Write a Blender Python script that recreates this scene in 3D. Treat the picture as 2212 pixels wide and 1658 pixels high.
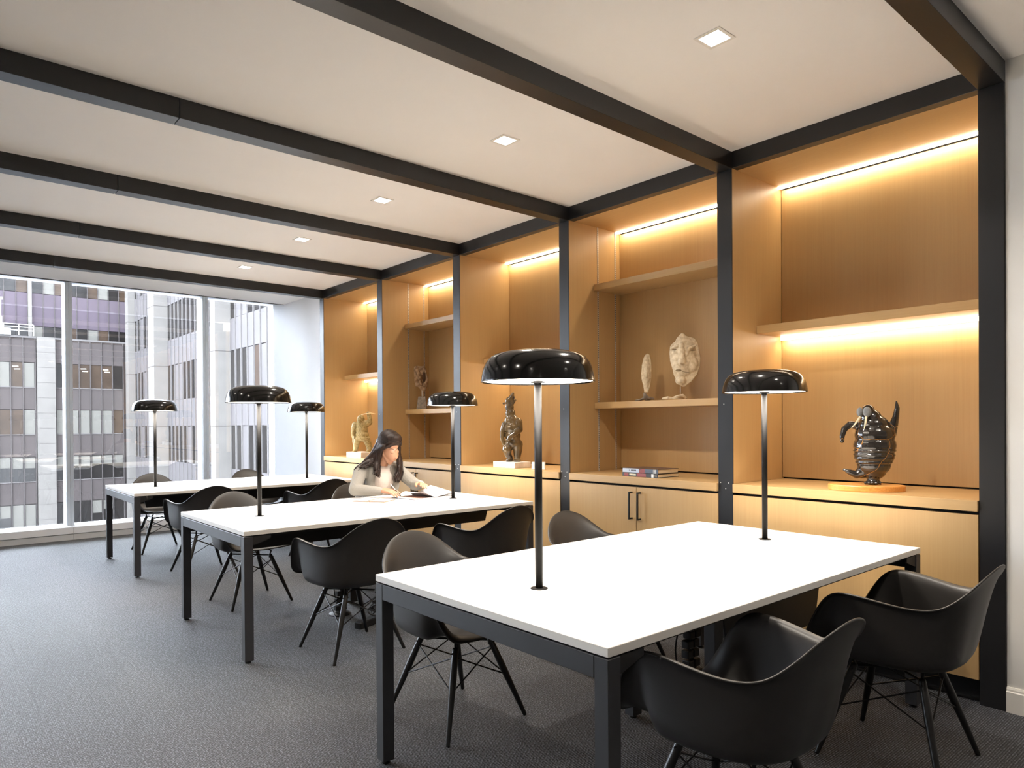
import bpy, bmesh, math, random
import numpy as np
from mathutils import Vector, Matrix, Euler

for o in list(bpy.data.objects):
    bpy.data.objects.remove(o, do_unlink=True)
scene = bpy.context.scene
COL = scene.collection
RND = random.Random(7)

# ------------------------------------------------------------------ camera
F_PX, CX, CY = 1500.2928, 1106.0, 923.9389
YAW, PITCH, ROLL, CAM_H = map(float, (49.3465, -0.3369, -0.3974, 1.3093))
_y, _p, _r = (math.radians(a) for a in (YAW, PITCH, ROLL))
C_D = Vector((math.cos(_y) * math.cos(_p), math.sin(_y) * math.cos(_p), math.sin(_p)))
_rt = Vector((math.sin(_y), -math.cos(_y), 0))
_up = _rt.cross(C_D)
C_R = math.cos(_r) * _rt + math.sin(_r) * _up
C_U = -math.sin(_r) * _rt + math.cos(_r) * _up
C_O = Vector((0, 0, CAM_H))
cam_data = bpy.data.cameras.new('camera')
cam = bpy.data.objects.new('camera', cam_data)
COL.objects.link(cam)
cam_data.sensor_width = 36
cam_data.sensor_fit = 'HORIZONTAL'
cam_data.lens = F_PX * 36 / 2212
cam_data.shift_x = 0
cam_data.shift_y = (CY - 829) / 2212
cam_data.clip_start = 0.05
cam_data.clip_end = 400
m3 = Matrix((C_R, C_U, -C_D)).transposed()
cam.matrix_world = Matrix.Translation(C_O) @ m3.to_4x4()
scene.camera = cam

# ------------------------------------------------------------------ world, exposure
SKY_STRENGTH = 26.0
WARM = (1.0, 0.85, 0.61)
NEUTRAL = (1.0, 0.91, 0.80)
P_LED_TOP, P_LED_SHELF = 2.9, 2.8
P_LAMP = 11.0
P_DOWN = 15.0
world = bpy.data.worlds.new('world')
scene.world = world
world.use_nodes = True
_bg = world.node_tree.nodes['Background']
_bg.inputs[0].default_value = (0.84, 0.91, 1.0, 1)
_bg.inputs[1].default_value = SKY_STRENGTH
vs = scene.view_settings
vs.view_transform = 'Standard'
vs.look = 'None'
vs.exposure = 0.40
vs.gamma = 1.0
vs.use_curve_mapping = False
scene.cycles.caustics_reflective = False
scene.cycles.caustics_refractive = False
scene.cycles.max_bounces = 14
scene.cycles.diffuse_bounces = 9


def tag(o, label=None, cat=None, group=None, kind=None):
    if label: o['label'] = label
    if cat: o['category'] = cat
    if group: o['group'] = group
    if kind: o['kind'] = kind
    return o


# ------------------------------------------------------------------ materials
MATS = {}


def new_mat(name):
    m = bpy.data.materials.new(name)
    m.use_nodes = True
    MATS[name] = m
    nt = m.node_tree
    b = nt.nodes['Principled BSDF']
    return m, nt, b


def lin(c):
    return tuple((v / 12.92 if v <= 0.04045 else ((v + 0.055) / 1.055) ** 2.4) for v in (x / 255.0 for x in c))


def plain(name, rgb, rough=0.5, metal=0.0, spec=0.5, coat=0.0, noise=0.0, nscale=30.0, bump=0.0):
    """sRGB 0-255 base colour, with a little procedural variation and relief"""
    m, nt, b = new_mat(name)
    c = lin(rgb)
    b.inputs['Base Color'].default_value = (*c, 1)
    b.inputs['Roughness'].default_value = rough
    b.inputs['Metallic'].default_value = metal
    b.inputs['Specular IOR Level'].default_value = spec
    b.inputs['Coat Weight'].default_value = coat
    if noise > 0 or bump > 0:
        geo = nt.nodes.new('ShaderNodeNewGeometry')
        n = nt.nodes.new('ShaderNodeTexNoise')
        n.inputs['Scale'].default_value = nscale
        n.inputs['Detail'].default_value = 4
        nt.links.new(geo.outputs['Position'], n.inputs['Vector'])
        if noise > 0:
            r = nt.nodes.new('ShaderNodeValToRGB')
            r.color_ramp.elements[0].position = 0.3
            r.color_ramp.elements[1].position = 0.7
            r.color_ramp.elements[0].color = (*[max(0, v * (1 - noise)) for v in c], 1)
            r.color_ramp.elements[1].color = (*[min(1, v * (1 + noise)) for v in c], 1)
            nt.links.new(n.outputs['Fac'], r.inputs['Fac'])
            nt.links.new(r.outputs['Color'], b.inputs['Base Color'])
        if bump > 0:
            bp = nt.nodes.new('ShaderNodeBump')
            bp.inputs['Strength'].default_value = bump
            bp.inputs['Distance'].default_value = 0.002
            nt.links.new(n.outputs['Fac'], bp.inputs['Height'])
            nt.links.new(bp.outputs['Normal'], b.inputs['Normal'])
    return m


def emit(name, rgb, strength):
    m, nt, b = new_mat(name)
    b.inputs['Base Color'].default_value = (0.8, 0.8, 0.8, 1)
    b.inputs['Emission Color'].default_value = (*rgb, 1)
    b.inputs['Emission Strength'].default_value = strength
    return m


def oak(name, axis, dark=(177, 143, 96), light=(185, 152, 104), rough=0.42):
    """quarter-cut oak veneer: fine streaks along one axis"""
    m, nt, b = new_mat(name)
    geo = nt.nodes.new('ShaderNodeNewGeometry')
    mp = nt.nodes.new('ShaderNodeMapping')
    sc = [150.0, 150.0, 150.0]
    sc[axis] = 2.2
    mp.inputs['Scale'].default_value = sc
    nt.links.new(geo.outputs['Position'], mp.inputs['Vector'])
    n = nt.nodes.new('ShaderNodeTexNoise')
    n.inputs['Scale'].default_value = 1.0
    n.inputs['Detail'].default_value = 5
    n.inputs['Roughness'].default_value = 0.65
    nt.links.new(mp.outputs['Vector'], n.inputs['Vector'])
    mp2 = nt.nodes.new('ShaderNodeMapping')
    s2 = [5.0, 5.0, 5.0]
    s2[axis] = 0.5
    mp2.inputs['Scale'].default_value = s2
    nt.links.new(geo.outputs['Position'], mp2.inputs['Vector'])
    n2 = nt.nodes.new('ShaderNodeTexNoise')
    n2.inputs['Scale'].default_value = 1.0
    n2.inputs['Detail'].default_value = 2
    nt.links.new(mp2.outputs['Vector'], n2.inputs['Vector'])
    mx = nt.nodes.new('ShaderNodeMath')
    mx.operation = 'MULTIPLY_ADD'
    mx.inputs[1].default_value = 0.6
    nt.links.new(n.outputs['Fac'], mx.inputs[0])
    sc2 = nt.nodes.new('ShaderNodeMath')
    sc2.operation = 'MULTIPLY'
    sc2.inputs[1].default_value = 0.4
    nt.links.new(n2.outputs['Fac'], sc2.inputs[0])
    nt.links.new(sc2.outputs[0], mx.inputs[2])
    r = nt.nodes.new('ShaderNodeValToRGB')
    r.color_ramp.elements[0].position = 0.32
    r.color_ramp.elements[1].position = 0.62
    r.color_ramp.elements[0].color = (*lin(dark), 1)
    r.color_ramp.elements[1].color = (*lin(light), 1)
    nt.links.new(mx.outputs[0], r.inputs['Fac'])
    nt.links.new(r.outputs['Color'], b.inputs['Base Color'])
    b.inputs['Roughness'].default_value = rough
    bp = nt.nodes.new('ShaderNodeBump')
    bp.inputs['Strength'].default_value = 0.12
    bp.inputs['Distance'].default_value = 0.001
    nt.links.new(n.outputs['Fac'], bp.inputs['Height'])
    nt.links.new(bp.outputs['Normal'], b.inputs['Normal'])
    return m


def carpet():
    m, nt, b = new_mat('carpet')
    L = nt.links
    geo = nt.nodes.new('ShaderNodeNewGeometry')
    sep = nt.nodes.new('ShaderNodeSeparateXYZ')
    L.new(geo.outputs['Position'], sep.inputs[0])

    def math_(op, a, b_=None, c_=None):
        n = nt.nodes.new('ShaderNodeMath')
        n.operation = op
        for i, v in enumerate((a, b_, c_)):
            if v is None: continue
            if isinstance(v, (int, float)): n.inputs[i].default_value = v
            else: L.new(v, n.inputs[i])
        return n.outputs[0]
    # ribs run across the room (along x), 9 mm pitch; every rib is a row of loops
    sy = math_('SINE', math_('MULTIPLY', sep.outputs[1], 2 * math.pi / 0.0090))
    rib = math_('MULTIPLY_ADD', sy, 0.5, 0.5)
    sx = math_('SINE', math_('MULTIPLY', sep.outputs[0], 2 * math.pi / 0.0075))
    loop = math_('MULTIPLY_ADD', sx, 0.25, 0.75)
    mp = nt.nodes.new('ShaderNodeMapping')
    mp.inputs['Scale'].default_value = (110, 111, 1)
    L.new(geo.outputs['Position'], mp.inputs['Vector'])
    wn = nt.nodes.new('ShaderNodeTexNoise')
    wn.inputs['Scale'].default_value = 1.0
    wn.inputs['Detail'].default_value = 2
    L.new(mp.outputs['Vector'], wn.inputs['Vector'])
    fl = nt.nodes.new('ShaderNodeValToRGB')
    fl.color_ramp.elements[0].position = 0.47
    fl.color_ramp.elements[1].position = 0.63
    fl.color_ramp.elements[0].color = (*lin((28, 31, 35)), 1)
    fl.color_ramp.elements[1].color = (*lin((146, 150, 158)), 1)
    L.new(wn.outputs['Fac'], fl.inputs['Fac'])
    h = math_('MULTIPLY', rib, loop)
    mix = nt.nodes.new('ShaderNodeMix')
    mix.data_type = 'RGBA'
    mix.inputs[6].default_value = (*lin((16, 18, 20)), 1)
    L.new(fl.outputs['Color'], mix.inputs[7])
    L.new(math_('POWER', h, 0.8), mix.inputs[0])
    L.new(mix.outputs[2], b.inputs['Base Color'])
    b.inputs['Roughness'].default_value = 0.62
    b.inputs['Specular IOR Level'].default_value = 0.3
    b.inputs['Sheen Weight'].default_value = 0.2
    b.inputs['Sheen Roughness'].default_value = 0.5
    bp = nt.nodes.new('ShaderNodeBump')
    bp.inputs['Strength'].default_value = 0.7
    bp.inputs['Distance'].default_value = 0.004
    L.new(h, bp.inputs['Height'])
    L.new(bp.outputs['Normal'], b.inputs['Normal'])
    return m


def pane(name, tint=(0.97, 0.985, 1.0), refl=1.0):
    m, nt, b = new_mat(name)
    nt.nodes.remove(b)
    out = nt.nodes['Material Output']
    t = nt.nodes.new('ShaderNodeBsdfTransparent')
    t.inputs[0].default_value = (*tint, 1)
    g = nt.nodes.new('ShaderNodeBsdfGlossy')
    g.inputs['Roughness'].default_value = 0.0
    fr = nt.nodes.new('ShaderNodeFresnel')
    fr.inputs[0].default_value = 1.5
    mu = nt.nodes.new('ShaderNodeMath')
    mu.operation = 'MULTIPLY'
    mu.inputs[1].default_value = refl
    nt.links.new(fr.outputs[0], mu.inputs[0])
    mx = nt.nodes.new('ShaderNodeMixShader')
    nt.links.new(mu.outputs[0], mx.inputs[0])
    nt.links.new(t.outputs[0], mx.inputs[1])
    nt.links.new(g.outputs[0], mx.inputs[2])
    nt.links.new(mx.outputs[0], out.inputs['Surface'])
    return m


def veined(name, base, vein, rough, scale=9.0, width=0.02, metal=0.0):
    m, nt, b = new_mat(name)
    L = nt.links
    tc = nt.nodes.new('ShaderNodeTexCoord')
    n = nt.nodes.new('ShaderNodeTexNoise')
    n.inputs['Scale'].default_value = 7
    L.new(tc.outputs['Object'], n.inputs['Vector'])
    add = nt.nodes.new('ShaderNodeMix')
    add.data_type = 'VECTOR'
    add.inputs[0].default_value = 0.06
    L.new(tc.outputs['Object'], add.inputs[4])
    L.new(n.outputs['Color'], add.inputs[5])
    v = nt.nodes.new('ShaderNodeTexVoronoi')
    v.feature = 'DISTANCE_TO_EDGE'
    v.inputs['Scale'].default_value = scale
    L.new(add.outputs[1], v.inputs['Vector'])
    r = nt.nodes.new('ShaderNodeValToRGB')
    r.color_ramp.elements[0].position = width * 0.4
    r.color_ramp.elements[1].position = width
    r.color_ramp.elements[0].color = (*lin(vein), 1)
    r.color_ramp.elements[1].color = (*lin(base), 1)
    L.new(v.outputs['Distance'], r.inputs['Fac'])
    L.new(r.outputs['Color'], b.inputs['Base Color'])
    b.inputs['Roughness'].default_value = rough
    b.inputs['Metallic'].default_value = metal
    b.inputs['Coat Weight'].default_value = 0.5
    b.inputs['Coat Roughness'].default_value = 0.08
    return m


def mottled(name, c1, c2, rough, scale=18.0, bump=0.3, dist=0.004, coat=0.0):
    m, nt, b = new_mat(name)
    L = nt.links
    tc = nt.nodes.new('ShaderNodeTexCoord')
    n = nt.nodes.new('ShaderNodeTexNoise')
    n.inputs['Scale'].default_value = scale
    n.inputs['Detail'].default_value = 6
    L.new(tc.outputs['Object'], n.inputs['Vector'])
    r = nt.nodes.new('ShaderNodeValToRGB')
    r.color_ramp.elements[0].position = 0.35
    r.color_ramp.elements[1].position = 0.65
    r.color_ramp.elements[0].color = (*lin(c1), 1)
    r.color_ramp.elements[1].color = (*lin(c2), 1)
    L.new(n.outputs['Fac'], r.inputs['Fac'])
    L.new(r.outputs['Color'], b.inputs['Base Color'])
    b.inputs['Roughness'].default_value = rough
    b.inputs['Coat Weight'].default_value = coat
    bp = nt.nodes.new('ShaderNodeBump')
    bp.inputs['Strength'].default_value = bump
    bp.inputs['Distance'].default_value = dist
    L.new(n.outputs['Fac'], bp.inputs['Height'])
    L.new(bp.outputs['Normal'], b.inputs['Normal'])
    return m


OAKV = oak('oak_vertical', 2)
OAKH = oak('oak_horizontal', 1)
OAKX = oak('oak_crosswise', 0)
BLACK = plain('black_metal', (27, 27, 29), 0.40, noise=0.06, nscale=6, spec=0.5)
FRAME = plain('table_frame_grey', (52, 52, 55), 0.5, noise=0.05, nscale=9)
TRAY = plain('tray_black', (26, 26, 28), 0.6, noise=0.05)
WHITE_TOP = plain('white_laminate', (238, 235, 229), 0.35, noise=0.01, nscale=4)
CEIL = plain('ceiling_paint', (247, 245, 243), 0.9, noise=0.01, nscale=3)
WALLW = plain('wall_paint', (228, 226, 222), 0.85, noise=0.012, nscale=5, bump=0.03)
RETURNW = plain('reveal_paint', (238, 239, 242), 0.8, noise=0.01, nscale=5)
WHITE_METAL = plain('white_mullion', (228, 234, 240), 0.4, noise=0.02, nscale=12)
GREY_METAL = plain('grey_mullion', (214, 224, 234), 0.45, noise=0.02, nscale=12)
SHELL = plain('black_shell', (42, 39, 37), 0.45, noise=0.04, nscale=40, bump=0.02, spec=0.6)
LEGB = plain('black_dowel', (24, 23, 23), 0.38, noise=0.15, nscale=60)
WIRE = plain('black_wire', (22, 22, 23), 0.35, metal=0.4, noise=0.05)
LAMPB = plain('lamp_black', (18, 17, 17), 0.14, spec=0.5, noise=0.03)
LAMPPOLE = plain('lamp_pole', (10, 9, 9), 0.5, spec=0.15, noise=0.05)
LAMPIN = plain('lamp_inner', (245, 243, 238), 0.6, noise=0.01)
LAMPGLOW = emit('lamp_diffuser', (1.0, 0.90, 0.76), 5.0)
DLGLOW = emit('downlight_lens', (1.0, 0.93, 0.84), 22.0)
LEDGLOW = emit('led_strip', (1.0, 0.90, 0.72), 9.0)
ALU = plain('brushed_aluminium', (200, 196, 190), 0.4, metal=0.35, noise=0.08, nscale=200)
TOE = plain('toe_kick_black', (50, 48, 46), 0.45, noise=0.05)
CARPET = carpet()
GLASS = pane('window_glass', refl=1.8)
DARKGAP = plain('shadow_gap', (20, 20, 22), 0.8, noise=0.02)


# ------------------------------------------------------------------ mesh building
class MB:
    def __init__(self):
        self.v = []
        self.f = []

    def add(self, verts, faces):
        n = len(self.v)
        self.v += [tuple(p) for p in verts]
        self.f += [tuple(i + n for i in fc) for fc in faces]
        return self

    def box(self, x0, y0, z0, x1, y1, z1):
        v = [(x0, y0, z0), (x1, y0, z0), (x1, y1, z0), (x0, y1, z0), (x0, y0, z1), (x1, y0, z1), (x1, y1, z1), (x0, y1, z1)]
        return self.add(v, [(0, 3, 2, 1), (4, 5, 6, 7), (0, 1, 5, 4), (1, 2, 6, 5), (2, 3, 7, 6), (3, 0, 4, 7)])

    def bbox(self, x0, y0, z0, x1, y1, z1, bev=0.003, seg=1):
        bm = bmesh.new()
        bmesh.ops.create_cube(bm, size=1)
        for v in bm.verts:
            v.co = Vector(((x0 + x1) / 2 + v.co.x * (x1 - x0), (y0 + y1) / 2 + v.co.y * (y1 - y0), (z0 + z1) / 2 + v.co.z * (z1 - z0)))
        bmesh.ops.bevel(bm, geom=list(bm.edges), offset=bev, segments=seg, affect='EDGES', profile=0.5)
        return self.frombm(bm)

    def frombm(self, bm, mat=None):
        bm.verts.index_update()
        vs_ = [(mat @ v.co if mat else v.co)[:] for v in bm.verts]
        fs = [[v.index for v in f.verts] for f in bm.faces]
        bm.free()
        return self.add(vs_, fs)

    def prism(self, poly, z0, z1):
        n = len(poly)
        v = [(x, y, z0) for x, y in poly] + [(x, y, z1) for x, y in poly]
        f = [tuple(range(n - 1, -1, -1)), tuple(range(n, 2 * n))]
        f += [(i, (i + 1) % n, n + (i + 1) % n, n + i) for i in range(n)]
        return self.add(v, f)

    def prism_dir(self, poly3, vec):
        n = len(poly3)
        v = [tuple(p) for p in poly3] + [tuple(Vector(p) + Vector(vec)) for p in poly3]
        f = [tuple(range(n - 1, -1, -1)), tuple(range(n, 2 * n))]
        f += [(i, (i + 1) % n, n + (i + 1) % n, n + i) for i in range(n)]
        return self.add(v, f)

    def tube(self, pts, radii, seg=12, caps=True):
        pts = [Vector(p) for p in pts]
        if not hasattr(radii, '__len__'): radii = [radii] * len(pts)
        verts, faces = [], []
        prev = None
        for i, p in enumerate(pts):
            if i == 0: t = pts[1] - pts[0]
            elif i == len(pts) - 1: t = pts[-1] - pts[-2]
            else: t = (pts[i + 1] - pts[i]).normalized() + (pts[i] - pts[i - 1]).normalized()
            t.normalize()
            if prev is None:
                a = Vector((0, 0, 1)) if abs(t.z) < 0.9 else Vector((1, 0, 0))
                u = t.cross(a).normalized()
            else:
                u = (prev - t * prev.dot(t)).normalized()
            prev = u
            w = t.cross(u)
            for k in range(seg):
                an = 2 * math.pi * k / seg
                verts.append(p + (u * math.cos(an) + w * math.sin(an)) * radii[i])
        for i in range(len(pts) - 1):
            for k in range(seg):
                a, b = i * seg + k, i * seg + (k + 1) % seg
                faces.append((a, b, b + seg, a + seg))
        if caps:
            faces.append(tuple(range(seg - 1, -1, -1)))
            faces.append(tuple((len(pts) - 1) * seg + k for k in range(seg)))
        return self.add(verts, faces)

    def lathe(self, prof, c=(0, 0, 0), seg=48, sx=1.0, sy=1.0):
        """profile of (r, z); r=0 ends are collapsed to poles"""
        verts, faces, rows = [], [], []
        for r, z in prof:
            if r < 1e-6:
                rows.append([len(verts)])
                verts.append((c[0], c[1], c[2] + z))
            else:
                row = []
                for k in range(seg):
                    a = 2 * math.pi * k / seg
                    row.append(len(verts))
                    verts.append((c[0] + r * sx * math.cos(a), c[1] + r * sy * math.sin(a), c[2] + z))
                rows.append(row)
        for a, b in zip(rows[:-1], rows[1:]):
            for k in range(seg):
                k2 = (k + 1) % seg
                if len(a) == 1 and len(b) == 1: continue
                if len(a) == 1: faces.append((a[0], b[k2], b[k]))
                elif len(b) == 1: faces.append((a[k], a[k2], b[0]))
                else: faces.append((a[k], a[k2], b[k2], b[k]))
        return self.add(verts, faces)

    def ball(self, c, r, rot=None, seg=20, rings=12):
        if not hasattr(r, '__len__'): r = (r, r, r)
        rm = Euler(rot).to_matrix() if rot else Matrix.Identity(3)
        c = Vector(c)
        verts = [c + rm @ Vector((0, 0, -r[2]))]
        for i in range(1, rings):
            ph = -math.pi / 2 + math.pi * i / rings
            for k in range(seg):
                a = 2 * math.pi * k / seg
                verts.append(c + rm @ Vector((r[0] * math.cos(ph) * math.cos(a), r[1] * math.cos(ph) * math.sin(a), r[2] * math.sin(ph))))
        verts.append(c + rm @ Vector((0, 0, r[2])))
        faces = []
        for k in range(seg):
            faces.append((0, 1 + (k + 1) % seg, 1 + k))
        for i in range(rings - 2):
            for k in range(seg):
                a, b = 1 + i * seg + k, 1 + i * seg + (k + 1) % seg
                faces.append((a, b, b + seg, a + seg))
        top = len(verts) - 1
        base = 1 + (rings - 2) * seg
        for k in range(seg):
            faces.append((base + k, base + (k + 1) % seg, top))
        return self.add(verts, faces)

    def cap(self, a, ra, b, rb, seg=14):
        """tapered capsule"""
        a, b = Vector(a), Vector(b)
        self.tube([a, b], [ra, rb], seg)
        self.ball(a, ra, seg=seg, rings=8)
        self.ball(b, rb, seg=seg, rings=8)
        return self

    def chain(self, pts, radii, seg=14):
        for i in range(len(pts) - 1):
            self.cap(pts[i], radii[i], pts[i + 1], radii[i + 1], seg)
        return self

    def mesh(self, name, smooth=False):
        me = bpy.data.meshes.new(name)
        me.from_pydata(self.v, [], self.f)
        me.update()
        if smooth:
            me.shade_smooth()
        return me

    def obj(self, name, mat, parent=None, smooth=False, fix=True):
        me = self.mesh(name, smooth)
        if fix:
            bm = bmesh.new()
            bm.from_mesh(me)
            bmesh.ops.recalc_face_normals(bm, faces=bm.faces)
            bm.to_mesh(me)
            bm.free()
        return link(name, me, mat, parent)


def link(name, me, mat, parent=None):
    if mat is not None:
        me.materials.clear()
        me.materials.append(mat)
    o = bpy.data.objects.new(name, me)
    COL.objects.link(o)
    if parent is not None:
        o.parent = parent
    return o


def empty(name, loc=(0, 0, 0), rz=0.0):
    o = bpy.data.objects.new(name, None)
    o.empty_display_size = 0.1
    COL.objects.link(o)
    o.location = loc
    o.rotation_euler = (0, 0, rz)
    return o


def copy_tree(o, parent=None):
    c = o.copy()
    COL.objects.link(c)
    c.parent = parent
    for ch in [x for x in bpy.data.objects if x.parent == o]:
        copy_tree(ch, c)
    return c


def remeshed(mb, voxel, smooth_it=6, factor=0.5):
    """fuse overlapping closed shapes into one continuous skin"""
    me = mb.mesh('tmp')
    o = bpy.data.objects.new('tmp', me)
    COL.objects.link(o)
    r = o.modifiers.new('r', 'REMESH')
    r.mode = 'VOXEL'
    r.voxel_size = voxel
    if smooth_it:
        s = o.modifiers.new('s', 'SMOOTH')
        s.factor = factor
        s.iterations = smooth_it
    dg = bpy.context.evaluated_depsgraph_get()
    dg.update()
    res = bpy.data.meshes.new_from_object(o.evaluated_get(dg))
    bpy.data.objects.remove(o, do_unlink=True)
    bpy.data.meshes.remove(me)
    res.shade_smooth()
    return res


def area(name, loc, size, size_y, power, color, rot, spread=180, parent=None, shape='RECTANGLE'):
    l = bpy.data.lights.new(name, 'AREA')
    l.shape = shape
    l.size = size
    l.size_y = size_y
    l.energy = power
    l.color = color
    l.spread = math.radians(spread)
    o = bpy.data.objects.new(name, l)
    COL.objects.link(o)
    o.location = loc
    o.rotation_euler = rot
    if parent is not None: o.parent = parent
    return o


def look_px(u, v):
    return C_D + C_R * ((u - CX) / F_PX) - C_U * ((v - CY) / F_PX)

# ------------------------------------------------------------------ the room
W = 3.7085                      # plane of the black posts
Y0, PITCH_Y, WP = 0.9235, 1.3677, 0.101
YS = [Y0 + PITCH_Y * i for i in range(6)]
ZB, ZC = 2.825, 2.9235          # underside of the beams, ceiling
XL, YN = -4.6, -3.2             # walls of the room outside the frame
YG, XR = 9.66, 3.86             # glass line, white reveal beside the window
ZC2 = 2.97                      # ceiling strip in front of the window


def struct(o):
    o['kind'] = 'structure'
    return o


floor = struct(MB().box(XL, YN, -0.12, 4.4, YG + 0.2, -0.004).obj('floor', plain('floor_screed', (30, 30, 32), 0.9, noise=0.1)))
TS, TX0, TY0 = 0.914, 0.42, 1.362      # square carpet tiles with hairline joints
_tile = None
ix = range(int(math.floor((XL - TX0) / TS)), int(math.ceil((XR + 0.1 - TX0) / TS)))
iy = range(int(math.floor((YN - TY0) / TS)), int(math.ceil((YG - TY0) / TS)))
for a in ix:
    for b in iy:
        x0, x1 = max(XL, TX0 + a * TS), min(4.30, TX0 + (a + 1) * TS)
        y0, y1 = max(YN, TY0 + b * TS), min(YG, TY0 + (b + 1) * TS)
        if x1 - x0 > TS - 1e-6 and y1 - y0 > TS - 1e-6:
            if _tile is None:
                _tile = MB().box(0.0004, 0.0004, -0.006, TS - 0.0004, TS - 0.0004, 0).mesh('carpet_tile')
                _tile.materials.append(CARPET)
            t = bpy.data.objects.new('carpet_tile', _tile)
            COL.objects.link(t)
            t.parent = floor
            t.location = (x0, y0, 0)
        else:
            MB().box(x0 + 0.0004, y0 + 0.0004, -0.006, x1 - 0.0004, y1 - 0.0004, 0).obj('carpet_tile', CARPET, floor)
ceiling = struct(empty('ceiling'))
for i in range(-3, 5):          # one plaster panel between each pair of beams
    ya = YN if i == -3 else Y0 + PITCH_Y * i + WP
    yb = Y0 + PITCH_Y * (i + 1)
    if i < -1:
        continue
    if i == -1:
        MB().box(XL, YN, ZC, W + 0.02, yb, ZC + 0.1).obj('ceiling_panel', CEIL, ceiling)
    else:
        MB().box(XL, ya, ZC, W + 0.02, yb, ZC + 0.1).obj('ceiling_panel', CEIL, ceiling)
MB().box(XL, YS[5] + WP, ZC2, XR + 0.05, 9.30, ZC2 + 0.1).obj('ceiling_panel', CEIL, ceiling)
MB().box(XL, 9.296, ZC2 - 0.006, XR, 9.304, ZC2 + 0.1).obj('shadow_gap', DARKGAP, ceiling)
MB().box(XL, YS[5] + WP * 0.5, ZC + 0.1, 4.4, YG + 0.2, ZC + 0.6).obj('blind_pocket', RETURNW, ceiling)

struct(MB().box(XL - 0.1, YN, 0, XL, YG + 0.2, 3.4).obj('wall_left', WALLW))
struct(MB().box(XL, YN - 0.1, 0, 4.4, YN, 3.4).obj('wall_front', WALLW))
struct(MB().box(W + 0.012, YN, 0, W + 0.15, YS[0] - 0.002, 3.4).obj('wall_right', WALLW))
struct(MB().box(4.335, YS[0] - 0.05, 0, 4.45, YS[5] + 0.2, 3.4).obj('wall_back', WALLW))
struct(MB().box(XR, YS[5] + WP + 0.001, 0, XR + 0.14, YG + 0.2, 3.5).obj('wall_end', RETURNW))
# baseboard with a stepped moulding on the white wall
bb = MB().prism_dir([(W + 0.012, YN, 0), (W - 0.003, YN, 0), (W - 0.003, YN, 0.092), (W + 0.002, YN, 0.096), (W + 0.002, YN, 0.104), (W + 0.006, YN, 0.113), (W + 0.012, YN, 0.113)], (0, YS[0] - YN - 0.003, 0))
struct(bb.obj('baseboard_right', plain('baseboard_white', (232, 228, 220), 0.5, noise=0.01)))

# black ceiling beams, each in three lengths that butt at open joints, and the posts
nt_ = 0
for i, y in enumerate(YS):
    nt_ += 1
    t = struct(empty('trim_%d' % nt_, (W, y, ZB)))
    for (a, b) in ((XL, -1.752), (-1.748, 0.9985), (1.0015, W + 0.0600)):
        MB().bbox(a - W, 0, 0, b - W - 0.0004, WP, 0.13, 0.0012).obj('beam_length', BLACK, t)
for i in range(5):              # beam along the head of the shelving
    nt_ += 1
    t = struct(empty('trim_%d' % nt_, (W, YS[i] + WP, ZB)))
    MB().bbox(0, 0.0005, 0, 0.06, PITCH_Y - WP - 0.0005, 0.13, 0.0012).obj('head_beam', BLACK, t)
for i, y in enumerate(YS):
    nt_ += 1
    t = struct(empty('trim_%d' % nt_, (W, y, 0)))
    MB().bbox(0.0005, 0, 0, 0.09, WP, ZB - 0.001, 0.0015).obj('post', BLACK, t)
    for (dz, dy) in ((0.945, 0.03), (0.91, 0.05), (0.945, 0.085), (1.42, 0.06)):
        if i in (0, 5): continue
        MB().tube([(-0.0008, dy, dz), (0.002, dy, dz)], 0.0035, 10).obj('screw', ALU, t)

# ------------------------------------------------------------------ window wall
mx_ = [-3.24, -1.70, -0.16, 1.38, 2.92]
win = []
edges = [XL] + mx_ + [XR]
for k in range(len(edges) - 1):
    a, b = edges[k], edges[k + 1]
    w_ = struct(empty('window_%d' % (k + 1), ((a + b) / 2, YG, 0.15)))
    hw = (b - a) / 2
    MB().box(-hw + 0.012, 0, 0, hw - 0.012, 0.024, 3.2).obj('pane', GLASS, w_)
    if k < len(mx_):
        # mullion: grey inner cover with a joint, white flanks and outer cap
        MB().bbox(hw - 0.034, -0.055, 0, hw - 0.001, -0.005, 3.2, 0.002).obj('mullion', GREY_METAL, w_)
        MB().bbox(hw + 0.001, -0.055, 0, hw + 0.034, -0.005, 3.2, 0.002).obj('mullion', GREY_METAL, w_)
        MB().box(hw - 0.036, -0.045, 0, hw + 0.036, 0.20, 3.2).obj('mullion_flank', WHITE_METAL, w_)
# sill: lower plinth and upper casing in lengths, with a white top
nt_ += 1
sill = struct(empty('trim_%d' % nt_, (0, 9.42, 0)))
for k in range(len(edges) - 1):
    a, b = edges[k], edges[k + 1]
    MB().bbox(a + 0.001, 0.012, 0, b - 0.001, 0.10, 0.068, 0.002).obj('sill_plinth', plain('sill_grey', (206, 208, 210), 0.5, noise=0.01) if k == 0 else MATS['sill_grey'], sill)
    MB().bbox(a + 0.001, 0, 0.072, b - 0.001, YG - 9.42, 0.150, 0.003).obj('sill_casing', RETURNW, sill)
MB().box(XL, 0.02, 0.0, XR, YG - 9.42 + 0.2, 0.146).obj('sill_core', WHITE_METAL, sill)

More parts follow.
